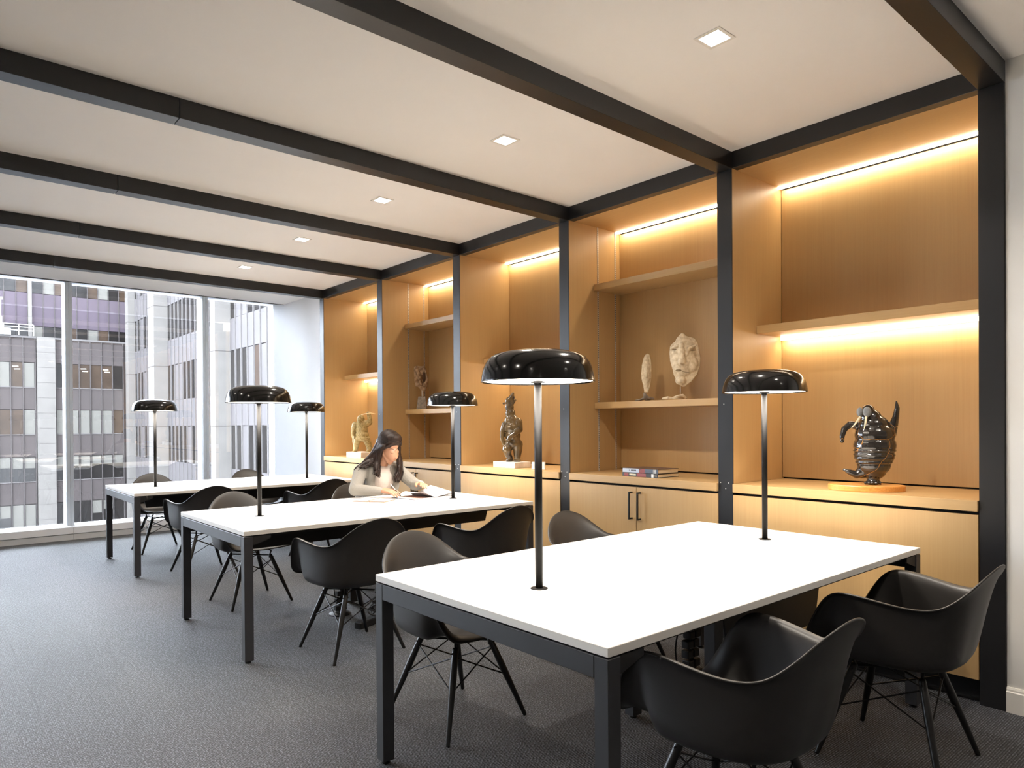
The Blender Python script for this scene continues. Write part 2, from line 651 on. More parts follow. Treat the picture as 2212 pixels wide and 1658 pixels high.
# ------------------------------------------------------------------ oak display bays
BAYTXT = [
    'oak display bay with one lit shelf above the walrus sculpture',
    'oak bay with two adjustable shelves holding carved faces and two books',
    'oak display bay with one lit shelf above the standing bear sculpture',
    'oak bay with two adjustable shelves and one tall bone carving',
    'oak display bay with one lit shelf above the hunter figure',
]
XB = 4.29                       # face of the back panels
ZK = 0.9415                     # counter height
PEG = plain('standard_slot', (70, 64, 58), 0.6, noise=0.05)
HANDLE = plain('handle_black', (30, 30, 31), 0.4, noise=0.05)
for i in range(5):
    y0, y1 = YS[i] + WP, YS[i + 1]
    L = y1 - y0
    bay = tag(empty('display_bay', (W, y0, 0)), BAYTXT[i], 'shelving', 'oak display bays along the wall')
    xb = XB - W
    # carcass
    back = MB().bbox(xb, 0.004, ZK + 0.010, xb + 0.02, L - 0.004, ZB - 0.012, 0.001).obj('back_panel', OAKV, bay)
    MB().box(0.006, L - 0.0005, ZK, xb + 0.035, L + 0.018, ZB + 0.02).obj('side_panel', OAKV, bay)
    MB().box(0.006, -0.018, ZK, xb + 0.035, 0.0005, ZB + 0.02).obj('side_panel', OAKV, bay)
    MB().bbox(0.061, 0, ZB, xb - 0.055, L, ZB + 0.02, 0.001).obj('top_panel', OAKH, bay)
    MB().box(xb - 0.055, 0, ZB + 0.006, xb + 0.035, L, ZB + 0.03).obj('light_recess', OAKH, bay)
    MB().box(xb + 0.021, 0, 0, xb + 0.035, L, ZB + 0.01).obj('rear_liner', DARKGAP, bay)
    # counter, cabinet fronts, toe kick
    MB().bbox(-0.014, 0.002, ZK - 0.051, xb + 0.02, L - 0.004, ZK, 0.0015).obj('counter', OAKH, bay)
    MB().box(0.03, 0, 0.02, xb + 0.02, L, ZK - 0.052).obj('carcass', DARKGAP, bay)
    if i % 2 == 1:
        for s in (0, 1):
            a, b = (0.002, L / 2 - 0.0015) if s == 0 else (L / 2 + 0.0015, L - 0.002)
            d = MB().bbox(-0.004, a, 0.113, 0.016, b, ZK - 0.066, 0.0012).obj('door', OAKV, bay)
            yh = L / 2 - 0.036 if s == 0 else L / 2 + 0.036
            h = MB()
            h.bbox(-0.042, yh - 0.005, 0.655, -0.031, yh + 0.005, 0.843, 0.001)
            h.bbox(-0.036, yh - 0.005, 0.655, -0.004, yh + 0.005, 0.666, 0.001)
            h.bbox(-0.036, yh - 0.005, 0.832, -0.004, yh + 0.005, 0.843, 0.001)
            h.obj('handle', HANDLE, d)
    else:
        MB().bbox(-0.004, 0.002, 0.113, 0.016, L - 0.002, ZK - 0.066, 0.0012).obj('front_panel', OAKV, bay)
    MB().box(0.05, 0, 0, 0.07, L, 0.112).obj('toe_kick', TOE, bay)
    # shelves
    if i % 2 == 1:
        for zs in (1.470, 2.380):
            MB().bbox(3.982 - W, 0.003, zs - 0.048, xb - 0.001, L - 0.003, zs, 0.0015).obj('shelf', OAKH, bay)
        for xs in (4.03, 4.232):
            for yy, sg in ((L - 0.0005, -1), (0.0005, 1)):
                st = MB().box(xs - W - 0.006, min(yy, yy + sg * 0.003), ZK, xs - W + 0.006, max(yy, yy + sg * 0.003), ZB).obj('shelf_standard', ALU, bay)
                sl = MB()
                zz = ZK + 0.02
                while zz < ZB - 0.02:
                    sl.box(xs - W - 0.003, min(yy + sg * 0.0028, yy + sg * 0.0034), zz, xs - W + 0.003, max(yy + sg * 0.0028, yy + sg * 0.0034), zz + 0.008)
                    zz += 0.0165
                so = sl.obj('slots', PEG, st)
                so['kind'] = 'stuff'
    else:
        sh = MB().bbox(3.975 - W, 0.003, 1.858, xb - 0.001, L - 0.003, 1.908, 0.0015).obj('shelf', OAKH, bay)
        MB().bbox(xb - 0.052, 0.02, 1.836, xb - 0.022, L - 0.02, 1.857, 0.001).obj('light_strip', LEDGLOW, sh)
        area('shelf_strip_lamp', (xb - 0.040, L / 2, 1.832), 0.03, L - 0.06, P_LED_SHELF, WARM, (0, math.radians(-12), 0), 180, bay)
    ls = MB().bbox(xb - 0.050, 0.004, ZB - 0.010, xb - 0.022, L - 0.004, ZB + 0.005, 0.001).obj('light_strip', LEDGLOW, bay)
    area('top_strip_lamp', (xb - 0.038, L / 2, ZB - 0.014), 0.03, L - 0.05, P_LED_TOP, WARM, (0, math.radians(-10), 0), 180, bay)

# ------------------------------------------------------------------ recessed downlights
DL_TXT = ['walrus', 'two books', 'bear', 'tall bone carving', 'hunter figure']
DLX = [(2.56, 'shelf'), (-0.55, 'aisle'), (-3.0, 'far aisle')]
dl_frame = plain('downlight_trim', (235, 232, 226), 0.5, noise=0.01)
for xi, (x, nm) in enumerate(DLX):
    for i in range(-2, 5):  # rows below zero are unseen, added for ambient light on the near faces
        y = YS[0] + PITCH_Y * i + WP + (PITCH_Y - WP) / 2
        d = empty('downlight', (x, y, ZC))
        if xi == 0 and i >= 0:
            tag(d, 'small square recessed ceiling light in front of the %s bay' % DL_TXT[i], 'ceiling light', 'square recessed downlights')
        else:
            tag(d, 'unseen small square recessed ceiling light over the open carpet outside the table rows', 'ceiling light', 'square recessed downlights')
        s, q = 0.062, 0.046
        fr = MB()
        for (a, b, c, e) in ((-s, -s, s, -q), (-s, q, s, s), (-s, -q, -q, q), (q, -q, s, q)):
            fr.box(a, b, -0.004, c, e, 0.001)
        fr.obj('trim_ring', dl_frame, d)
        MB().box(-q, -q, -0.0025, q, q, -0.0005).obj('lens', DLGLOW, d)
        area('downlight_lamp', (0, 0, -0.006), 0.09, 0.09, P_DOWN * (1.0 if xi == 0 else 0.5) * (1.0 if i >= 0 else 0.4), NEUTRAL, (0, 0, 0), 130, d)

# ------------------------------------------------------------------ work tables
TW, TL, ZT = 1.193, 2.1415, 0.73
TABLES = [
    ((1.3476, 1.1955), 'long white work table in front of the walrus and carved face bays', 0.34),
    ((1.3565, 3.8355), 'long white work table where the woman sits writing', 0.56),
    ((1.4250, 6.6700), 'long white work table standing next to the window', 0.56),
]
FOOT = plain('foot_black', (18, 18, 18), 0.6, noise=0.05)


def make_table(loc, label, ztray):
    t = tag(empty('work_table', (loc[0], loc[1], 0)), label, 'table', 'white work tables')
    tt = 0.026
    MB().bbox(0, 0, ZT - tt, TL, TW, ZT, 0.0015).obj('tabletop', WHITE_TOP, t)
    lw, zu = 0.050, ZT - tt - 0.005
    rail = 0.060
    for x in (0, TL - lw):
        for y in (0, TW - lw):
            lg = MB().bbox(x, y, 0.014, x + lw, y + lw, zu, 0.002).obj('leg', FRAME, t)
            MB().lathe([(0, 0), (0.016, 0), (0.016, 0.006), (0.007, 0.007), (0.007, 0.015), (0, 0.015)], (x + lw / 2, y + lw / 2, 0), 16).obj('glide', FOOT, lg)
        MB().bbox(x, lw + 0.0003, zu - rail, x + lw, TW - lw - 0.0003, zu, 0.002).obj('end_rail', FRAME, t)
    # recessed long rails, middle legs, black cable trough with slanted ends
    for y in (0.37, TW - 0.37 - 0.04):
        MB().bbox(lw, y, zu - 0.045, TL - lw, y + 0.04, zu, 0.002).obj('long_rail', TRAY, t)
        lg = MB().bbox(TL / 2 - 0.03, y - 0.005, 0.014, TL / 2 + 0.03, y + 0.045, zu - 0.045, 0.002).obj('leg', FRAME, t)
        MB().lathe([(0, 0), (0.016, 0), (0.016, 0.006), (0.007, 0.007), (0.007, 0.015), (0, 0.015)], (TL / 2, y + 0.02, 0), 16).obj('glide', FOOT, lg)
    MB().box(lw, 0.02, ZT - tt - 0.012, TL - lw, TW - 0.02, ZT - tt - 0.0008).obj('underframe', TRAY, t)
    for (a, b) in ((0.16, TL / 2 - 0.04), (TL / 2 + 0.04, TL - 0.12)):
        if ztray < 0.5 and a < 0.5: continue
        d = zu - 0.046 - ztray
        for y in (0.395, TW - 0.405):
            poly = [(a, y, zu - 0.046), (a + d * 0.28, y, ztray), (b - d * 0.28, y, ztray), (b, y, zu - 0.046)]
            MB().prism_dir(poly, (0, 0.010, 0)).obj('cable_trough', TRAY, t)
    # black steel covers of the middle bay, and bracket gussets
    for x in (lw, TL - lw):
        sg = 1 if x == lw else -1
        for y in (0.004, TW - 0.012):
            MB().prism_dir([(x, y, zu), (x, y, zu - 0.05), (x + sg * 0.02, y, zu - 0.045), (x + sg * 0.10, y, zu - 0.02), (x + sg * 0.10, y, zu)], (0, 0.008, 0)).obj('gusset', TRAY, t)
    # grommet lids let into the top
    return t


for loc, lab, zt_ in TABLES:
    make_table(loc, lab, zt_)

# ------------------------------------------------------------------ articulated cable risers under the tables
RISER = plain('riser_black', (24, 24, 25), 0.5, noise=0.05)


def make_riser(x, y, lean, label):
    t = tag(empty('cable_riser', (x, y, 0)), label, 'cable riser', 'segmented cable risers under the tables')
    base = MB()
    base.lathe([(0, 0), (0.075, 0), (0.075, 0.008), (0.05, 0.018), (0, 0.018)], (0, 0, 0), 24)
    base.obj('base', RISER, t)
    n = 13
    pr = None
    for k in range(n):
        f = (k + 0.5) / n
        z = 0.02 + f * 0.60
        dx = lean * math.sin(f * math.pi) * 0.9 + lean * 0.9 * f
        dy = 0.05 * math.sin(f * math.pi * 1.3)
        m_ = MB()
        m_.bbox(dx - 0.042, dy - 0.020, z - 0.017, dx - 0.003, dy + 0.020, z + 0.017, 0.003)
        m_.bbox(dx + 0.003, dy - 0.020, z - 0.017, dx + 0.042, dy + 0.020, z + 0.017, 0.003)
        m_.bbox(dx - 0.012, dy - 0.007, z - 0.028, dx + 0.012, dy + 0.007, z + 0.028, 0.002)
        m_.obj('link', RISER, t)
    pts = []
    for k in range(16):
        f = k / 15
        pts.append((lean * math.sin(f * math.pi) * 0.9 + lean * 0.9 * f - 0.07 * math.sin(f * math.pi), 0.05 * math.sin(f * math.pi * 1.3) + 0.03, 0.006 + f * 0.62))
    MB().tube(pts, 0.004, 8).obj('cable', RISER, t, True)
    return t


make_riser(2.70, 1.80, -0.05, 'black segmented cable riser under the table in front of the walrus bay')
make_riser(2.22, 4.43, 0.05, 'black segmented cable riser under the table where the woman sits')

# loose cables and a power block lying on the carpet under the woman's table
pb = tag(empty('power_block', (2.24, 4.06, 0), 0.35), 'black power strip with coiled cables on carpet under the writing table', 'power strip')
MB().bbox(-0.11, -0.03, 0.0, 0.11, 0.03, 0.045, 0.006).obj('body', RISER, pb)
for k in range(4):
    pts = []
    for q in range(26):
        a = q / 25 * math.pi * 2.6 + k
        r = 0.075 + 0.02 * math.sin(q * 0.7 + k)
        pts.append((0.05 + r * math.cos(a) + 0.02 * k, -0.02 + r * 0.6 * math.sin(a), 0.05 + 0.012 * k + 0.06 * abs(math.sin(a * 0.7 + k))))
    MB().tube(pts, 0.0045, 8).obj('cable', RISER, pb, True)

# ------------------------------------------------------------------ dome lamps standing on the tables
LAMP_R, Z_RIM, Z_TOP = 0.201, 1.455 - ZT, 1.566 - ZT


def make_lamp(x, y, label):
    t = tag(empty('table_lamp', (x, y, ZT)), label, 'lamp', 'black dome table lamps')
    MB().lathe([(0, 0), (0.031, 0), (0.031, 0.002), (0.028, 0.0035), (0, 0.0035)], (0, 0, 0), 32).obj('base_plate', LAMPPOLE, t, True)
    MB().tube([(0, 0, 0.003), (0, 0, Z_RIM + 0.03)], 0.0135, 24).obj('pole', LAMPPOLE, t, True)
    MB().lathe([(0.0136, 0), (0.024, 0), (0.026, 0.004), (0.0136, 0.006)], (0, 0, Z_RIM - 0.002), 32).obj('collar', LAMPPOLE, t, True)
    out = [(0.0, Z_TOP), (0.07, Z_TOP - 0.001), (0.115, Z_TOP - 0.005), (0.147, Z_TOP - 0.013), (0.169, Z_TOP - 0.026), (0.183, Z_TOP - 0.043),
           (0.1915, Z_TOP - 0.063), (0.1965, Z_TOP - 0.084), (LAMP_R - 0.0008, Z_RIM + 0.004), (LAMP_R, Z_RIM)]
    inn = [(r * 0.985 - 0.0005, z - 0.0035) for r, z in out[1:-1]]
    prof = out + [(LAMP_R - 0.0025, Z_RIM), (LAMP_R - 0.003, Z_RIM + 0.004)] + [(max(r, 0.0), z) for r, z in inn[::-1]] + [(0.0, Z_TOP - 0.0045)]
    MB().lathe(prof, (0, 0, 0), 64).obj('shade', LAMPB, t, True)
    MB().lathe([(0.0139, Z_RIM + 0.0045), (0.150, Z_RIM + 0.0045), (0.193, Z_RIM + 0.0040), (0.1955, Z_RIM + 0.006), (0.193, Z_RIM + 0.008), (0.150, Z_RIM + 0.009), (0.0139, Z_RIM + 0.009)], (0, 0, 0), 64).obj('diffuser', LAMPGLOW, t, True)
    area('lamp_light', (0, 0, Z_RIM + 0.0025), 0.36, 0.36, P_LAMP, NEUTRAL, (0, 0, 0), 135, t, 'DISK')
    return t


LW = ['the walrus bay table', "the woman's table", 'the window table']
for (loc, lab, zt_), nm in zip(TABLES, LW):
    make_lamp(loc[0] + 0.312, loc[1] + TW / 2, 'black dome lamp on a pole at the aisle end of ' + nm)
    make_lamp(loc[0] + 1.836, loc[1] + TW / 2, 'black dome lamp on a pole at the shelving end of ' + nm)

# ------------------------------------------------------------------ moulded armchairs
RIM = [(0, (0.0, 0.302, 0.416)), (24, (0.140, 0.302, 0.421)), (39, (0.238, 0.300, 0.440)), (50, (0.271, 0.264, 0.505)), (58, (0.288, 0.222, 0.590)),
       (66, (0.298, 0.178, 0.650)), (74, (0.303, 0.130, 0.668)), (85, (0.301, 0.055, 0.664)), (98, (0.291, -0.030, 0.652)), (114, (0.268, -0.120, 0.642)), (128, (0.236, -0.192, 0.653)),
       (142, (0.197, -0.250, 0.700)), (158, (0.122, -0.298, 0.765)), (180, (0.0, -0.318, 0.797))]


def crom(pts, t):
    n = len(pts) - 1
    x = min(max(t, 0), 0.99999) * n
    i = int(x)
    f = x - i
    p = [Vector(pts[min(max(j, 0), n)]) for j in (i - 1, i, i + 1, i + 2)]
    return 0.5 * ((2 * p[1]) + (p[2] - p[0]) * f + (2 * p[0] - 5 * p[1] + 4 * p[2] - p[3]) * f * f + (3 * p[1] - p[0] - 3 * p[2] + p[3]) * f ** 3)


def rim_at(a):
    a = abs(a)
    for k in range(len(RIM) - 1):
        if RIM[k][0] <= a <= RIM[k + 1][0]:
            f = (a - RIM[k][0]) / (RIM[k + 1][0] - RIM[k][0])
            def P(j):
                if j < 0: q = RIM[1][1]; return Vector((-q[0], q[1], q[2]))
                if j >= len(RIM): q = RIM[-2][1]; return Vector((-q[0], q[1], q[2]))
                return Vector(RIM[j][1])
            p0, p1, p2, p3 = P(k - 1), P(k), P(k + 1), P(k + 2)
            return 0.5 * ((2 * p1) + (p2 - p0) * f + (2 * p0 - 5 * p1 + 4 * p2 - p3) * f * f + (3 * p1 - p0 - 3 * p2 + p3) * f ** 3)
    return Vector(RIM[-1][1])


def make_shell():
    NA, NT = 64, 15
    cen = Vector((0, -0.005, 0.392))
    verts, faces = [tuple(cen)], []
    for i in range(NA):
        a = -180 + 360 * i / NA
        rim = rim_at(a) if a >= 0 else Vector((-rim_at(-a).x, rim_at(-a).y, rim_at(-a).z))
        aa = abs(a)
        d = Vector((rim.x - cen.x, rim.y - cen.y))
        dz = rim.z - cen.z
        # how upright the wall is: sides steep, back reclined, front flat with a rolled lip
        s = max(0.0, min(1.0, (aa - 38) / 30))
        bk = max(0.0, min(1.0, (aa - 115) / 50))
        side_w = [(0, 0), (0.42, 0.012), (0.70, 0.035), (0.83, 0.13), (0.862, 0.36), (0.876, 0.62), (0.890, 0.85), (0.912, 0.965), (0.955, 1.0), (1.0, 1.0)]
        back_w = [(0, 0), (0.42, 0.012), (0.60, 0.035), (0.68, 0.14), (0.745, 0.34), (0.81, 0.58), (0.875, 0.78), (0.93, 0.90), (0.972, 0.968), (1.0, 1.0)]
        wall = [(a_[0] + (b_[0] - a_[0]) * bk, a_[1] + (b_[1] - a_[1]) * bk) for a_, b_ in zip(side_w, back_w)]
        flat = [(0, 0), (0.2, 0.05), (0.4, 0.22), (0.55, 0.5), (0.7, 0.9), (0.8, 1.2), (0.88, 1.35), (0.94, 1.32), (0.98, 1.15), (1.0, 0.9)]
        for j in range(1, NT + 1):
            t = j / NT
            pw = crom([(x, y, 0) for x, y in wall], t)
            pf = crom([(x, y, 0) for x, y in flat], t)
            h = pw.x * s + pf.x * (1 - s)
            z = pw.y * s + pf.y * (1 - s)
            verts.append((cen.x + d.x * h, cen.y + d.y * h, cen.z + dz * z))
    for i in range(NA):
        i2 = (i + 1) % NA
        faces.append((0, 1 + i * NT, 1 + i2 * NT))
        for j in range(NT - 1):
            a, b = 1 + i * NT + j, 1 + i2 * NT + j
            faces.append((a, a + 1, b + 1, b))
    mb = MB().add(verts, faces)
    me = mb.mesh('shell')
    o = bpy.data.objects.new('tmp', me)
    COL.objects.link(o)
    sm = o.modifiers.new('sm', 'SMOOTH')
    sm.factor = 0.5
    sm.iterations = 1
    so = o.modifiers.new('so', 'SOLIDIFY')
    so.thickness = 0.007
    so.offset = 0
    su = o.modifiers.new('su', 'SUBSURF')
    su.levels = 1
    su.render_levels = 1
    dg = bpy.context.evaluated_depsgraph_get()
    dg.update()
    res = bpy.data.meshes.new_from_object(o.evaluated_get(dg))
    bpy.data.objects.remove(o, do_unlink=True)
    res.shade_smooth()
    res.name = 'seat_shell'
    return res


def make_chair():
    t = empty('armchair')
    link('seat_shell', make_shell(), SHELL, t).location = (0, -0.032, 0)
    tops = [(sx * 0.098, sy * 0.120, 0.352) for sx, sy in ((-1, 1), (1, 1), (1, -1), (-1, -1))]
    feet = [(sx * 0.223, sy * 0.218, 0.0) for sx, sy in ((-1, 1), (1, 1), (1, -1), (-1, -1))]
    at = lambda k, f: Vector(tops[k]).lerp(Vector(feet[k]), f)
    for k in range(4):
        lg = MB().tube([at(k, 0), at(k, 0.03), at(k, 0.35), at(k, 0.985), at(k, 1.0)], [0.012, 0.0140, 0.0155, 0.0095, 0.0085], 14).obj('leg', LEGB, t, True)
        bk = MB()
        top = at(k, 0)
        bk.tube([at(k, 0.10), at(k, 0.0), (top.x * 1.06, top.y * 1.06, 0.376), (top.x * 0.9, top.y * 0.9, 0.392)], 0.006, 8)
        bk.tube([at(k, 0.055) + Vector((0.018, 0, 0)), at(k, 0.055) - Vector((0.018, 0, 0))], 0.004, 8)
        bk.obj('bracket', WIRE, lg)
    for k in range(4):
        n = (k + 1) % 4
        MB().tube([at(k, 0.10), at(n, 0.47)], 0.0032, 8).obj('wire_strut', WIRE, t)
        MB().tube([at(n, 0.10), at(k, 0.47)], 0.0032, 8).obj('wire_strut', WIRE, t)
    for k in range(2):
        MB().tube([at(k, 0.02), at(k + 2, 0.02)], 0.005, 8).obj('cross_bar', WIRE, t)
    return t


chair0 = make_chair()
CH = [  # x, y, facing (deg, 0 = +y), label
    (1.845, 1.14, 0.0, 'black moulded armchair on the outer side of the walrus bay table, at its aisle end'),
    (2.92, 1.087, 1.4, 'black moulded armchair beside the black corner post, facing the walrus bay table'),
    (1.836, 2.54, 183.5, 'black moulded armchair tucked under the walrus bay table, back toward the woman, aisle end'),
    (2.90, 2.565, 180, 'black moulded armchair between the walrus bay table and the two cabinet doors with handles'),
    (1.937, 3.717, 0.5, "black moulded armchair opposite the woman's side of her table, at its aisle end"),
    (2.87, 3.64, 2.0, 'black moulded armchair straight across the table from the woman, at its shelving end'),
    (1.896, 5.226, 182, "empty black moulded armchair on the woman's own side of her table"),
    (2.90, 5.24, 180, 'black moulded armchair in which the woman sits'),
    (1.958, 6.545, 0, 'black moulded armchair on the room side of the window table, at its aisle end'),
    (3.05, 6.52, 0, 'black moulded armchair behind the woman, at the shelving end of the window table'),
    (1.96, 8.04, 180, 'black moulded armchair between the window and the window table, at its aisle end'),
    (2.985, 8.01, 180, 'black moulded armchair between the window and the window table, at its shelving end'),
]
for k, (x, y, a, lab) in enumerate(CH):
    c = chair0 if k == 0 else copy_tree(chair0)
    c.location = (x, y, 0)
    c.rotation_euler = (0, 0, math.radians(a))
    tag(c, lab, 'chair', 'black moulded armchairs at the tables')

# ------------------------------------------------------------------ the street outside
FAC_GREY = plain('facade_grey', (46, 41, 40), 0.7, noise=0.10, nscale=0.6, spec=0.15)
FAC_LILAC = plain('facade_lilac', (58, 55, 55), 0.7, noise=0.08, nscale=0.5, spec=0.15)
FAC_TOWER = plain('facade_tower', (49, 42, 48), 0.7, noise=0.10, nscale=0.4, spec=0.15)
CONC = plain('pale_concrete', (76, 73, 70), 0.85, noise=0.07, nscale=1.5, bump=0.2, spec=0.1)
FIN = plain('facade_fin', (67, 64, 63), 0.7, noise=0.05, nscale=2, spec=0.15)
FIN_D = plain('facade_mullion', (48, 44, 43), 0.7, noise=0.05, nscale=2, spec=0.15)
EXTGLASS = plain('far_glass', (21, 19, 18), 0.2, spec=0.12, noise=0.25, nscale=0.7)
EXTGLASS2 = plain('far_glass_brown', (41, 32, 25), 0.3, spec=0.1, noise=0.25, nscale=1.1)
BLIND = plain('far_blind', (72, 70, 66), 0.8, noise=0.06, nscale=3, spec=0.1)
FARLAMP = emit('far_office_lamp', (1.0, 0.78, 0.30), 3.0)
RAILW = plain('roof_rail_white', (106, 104, 102), 0.5, noise=0.02)
ROOF = plain('roof_gravel', (150, 147, 145), 0.9, noise=0.2, nscale=8)
ZST = -14.0

street = struct(MB().box(-60, 11, ZST - 0.3, 60, 120, ZST).obj('street', plain('asphalt', (92, 92, 94), 0.9, noise=0.15, nscale=2)))


def inst(me_cache, key, maker, name, mat, parent, loc):
    if key not in me_cache:
        me = maker().mesh(name)
        bm = bmesh.new(); bm.from_mesh(me)
        bmesh.ops.recalc_face_normals(bm, faces=bm.faces)
        bm.to_mesh(me); bm.free()
        me.materials.append(mat)
        me_cache[key] = me
    o = bpy.data.objects.new(name, me_cache[key])
    COL.objects.link(o)
    o.parent = parent
    o.location = loc
    return o


# low block facing the window, with a concrete pier and blinds drawn in some windows
YB, MOD = 55.0, 0.667
low = tag(empty('office_block', (6.0, YB, ZST)), 'low grey office block with drawn blinds and a pale concrete pier outside the window', 'building')
off = Vector((6.0, YB, ZST))
ZR = 7.24
MB().box(-30 - off.x, 0.12, 0, 11.5 - off.x, 2.6, ZR - ZST).obj('wall', FAC_GREY, low)
MB().box(-30 - off.x, 0, ZR - ZST - 0.10, 11.5 - off.x, 2.6, ZR - ZST + 0.02).obj('parapet', FIN, low)
pier = MB().box(6.07 - off.x, -0.35, 0, 7.07 - off.x, 0.12, ZR - ZST).obj('pier', CONC, low)
for k in range(22):
    z = ZR - ZST - 1.0 * k - 0.62 * 0
    MB().box(6.06 - off.x, -0.358, z - 0.012, 7.08 - off.x, 0.1, z).obj('joint', FIN_D, pier)
cache = {}
lefts = [6.0 - MOD * (k + 1) for k in range(6)]
rights = [7.13 + MOD * k for k in range(6)]
BL = {  # row: modules with blind -> fraction drawn;  'b' brown interior
    0: {-1: 1, -3: 1, -2: 'bl', 1: 'b', 2: 'bl', 3: 'b', 4: 'bl', 5: 0},
    1: {-1: 1, -2: 'b', -3: 'b', 0: 1, 1: 1, 2: 1, 3: 1, 4: 1, 5: 'b'},
    2: {-1: .45, -2: .45, -3: .42, 0: .4, 1: .42, 2: .45, 3: .36, 4: .36, 5: .36},
    3: {-1: 1, -2: 1, -3: .5, 3: .55, 4: .4},
}
for row in range(5):
    zt, zb_ = 5.54 - 3.09 * row, 3.92 - 3.09 * row
    for k, x in list(zip(range(-1, -7, -1), lefts)) + list(zip(range(6), rights)):
        st = BL.get(row, {}).get(k, 0)
        gm = EXTGLASS2 if st in ('b', 'bl') else EXTGLASS
        w_ = inst(cache, ('lw', gm.name), lambda: MB().box(0.03, 0.04, 0, MOD - 0.03, 0.13, zt - zb_ - 0.04), 'window', gm, low, (x - off.x, 0, zb_ - ZST + 0.02))
        if isinstance(st, (int, float)) and st > 0:
            hgt = (zt - zb_ - 0.06) * st
            MB().box(0.06, 0.025, zt - zb_ - 0.05 - hgt, MOD - 0.06, 0.039, zt - zb_ - 0.05).obj('blind', BLIND, w_)
        if st == 'bl':
            for q in range(2):
                MB().box(0.10 + 0.1 * q, 0.03, 1.30 - 0.17 * q, 0.42 + 0.1 * q, 0.039, 1.345 - 0.17 * q).obj('ceiling_lamp', FARLAMP, w_)
        inst(cache, 'lsp', lambda: MB().box(0.025, 0.02, 0, MOD - 0.025, 0.13, 1.44), 'spandrel', FAC_GREY, low, (x - off.x, 0, zt - ZST + 0.02))
        inst(cache, 'lsl', lambda: MB().box(0.0, -0.03, 0, MOD, 0.125, 0.05), 'sill', FIN, low, (x - off.x, 0, zb_ - ZST - 0.03))
for x in lefts + [6.0] + rights + [7.13 + MOD * 6]:
    inst(cache, 'lfin', lambda: MB().box(-0.028, -0.06, 0, 0.028, 0.12, ZR - ZST - 0.12), 'mullion', FIN_D, low, (x - off.x, 0, 0))
# roof terrace railing and mast
rl = tag(empty('roof_railing', (4.9, 54.7, ZR)), 'white pipe railing on the roof of the low grey office block', 'railing')
for x in (-3.0, -2.2, -1.4, -0.6, 0.2, 1.0):
    MB().box(x - 0.03, -0.03, 0.02, x + 0.03, 0.03, 0.72).obj('baluster', RAILW, rl)
for z in (0.30, 0.52, 0.70):
    MB().box(-3.0, -0.025, z, 1.0, 0.025, z + 0.05).obj('rail', RAILW, rl)
MB().box(-2.6, 0.1, 0.02, -0.2, 0.5, 0.45).obj('duct', RAILW, rl)
ms = tag(empty('roof_mast', (4.22, 55.4, ZR)), 'thin white mast standing on the roof behind the railing', 'mast')
MB().tube([(0, 0, 0), (0, 0, 1.25)], 0.09, 12).obj('lower_tube', RAILW, ms)
MB().tube([(0, 0, 1.2), (0.02, 0, 2.35)], 0.025, 10).obj('upper_tube', RAILW, ms)
MB().bbox(-0.25, -0.05, 2.3, 0.12, 0.05, 2.48, 0.02).obj('head', RAILW, ms)

# taller tower set back behind the low block
YT = 58.0
tow = tag(empty('tower', (6.0, YT, ZST)), 'tall mauve grey tower rising behind the low office block', 'building')
ot = Vector((6.0, YT, ZST))
MB().box(-6 - ot.x, 0.15, 0, 13.0 - ot.x, 16, 13.2 - ZST).obj('wall', FAC_TOWER, tow)
TM = 0.667
tx0 = 5.93
for row in range(3):
    zb_ = 6.95 + 3.65 * row
    for k in range(-5, 9):
        x = tx0 + 0.22 + TM * k if k >= 0 else tx0 + TM * k
        gm = BLIND if (k * 7 + row * 3) % 5 == 0 else EXTGLASS2 if (k + row) % 3 == 0 else EXTGLASS
        inst(cache, ('tw', gm.name), lambda: MB().box(0.03, 0.05, 0, TM - 0.03, 0.16, 1.34), 'window', gm, tow, (x - ot.x, 0, zb_ - ZST))
        inst(cache, 'tsp', lambda: MB().box(0.02, 0.02, 0, TM - 0.02, 0.16, 2.24), 'spandrel', FAC_TOWER, tow, (x - ot.x, 0, zb_ + 1.37 - ZST))
for k in range(-5, 10):
    x = tx0 + 0.22 + TM * k if k >= 0 else tx0 + TM * k
    inst(cache, 'tfin', lambda: MB().box(-0.02, -0.03, 0, 0.02, 0.16, 27), 'mullion', FIN_D, tow, (x - ot.x, 0, 0))
MB().box(tx0 - ot.x, -0.3, 0, tx0 + 0.21 - ot.x, 0.16, 27).obj('pier', CONC, tow)

# wing with vertical fins and deep concrete piers that comes toward the window
XW, WM = 11.6, 0.8
wg = tag(empty('office_wing', (XW, 40.0, ZST)), 'finned office wing with ribbon windows and deep pale concrete piers', 'building')
ow = Vector((XW, 40.0, ZST))
MB().box(0.12, 14 - ow.y, 0, 14, 54.6 - ow.y, 28).obj('wall', FAC_LILAC, wg)
PIERS = [(53.7, 54.55, 0.40), (45.46, 46.87, 0.745), (34.47, 35.2, 0.70), (23.4, 24.2, 0.70)]
for (a, b, dp) in PIERS:
    p_ = MB().box(-dp, a - ow.y, 0, 0.12, b - ow.y, 28).obj('pier', CONC, wg)
    for k in range(10):
        z = 4.93 - 3.62 * 5 + 3.62 * k - ZST
        if 0 < z < 28:
            MB().box(-dp - 0.01, a - ow.y - 0.01, z - 0.02, 0.1, b - ow.y + 0.01, z).obj('joint', FIN_D, p_)
spans = [(46.89, 53.68), (35.22, 45.44), (24.22, 34.45), (15.0, 23.38)]
WSTATE = random.Random(3)
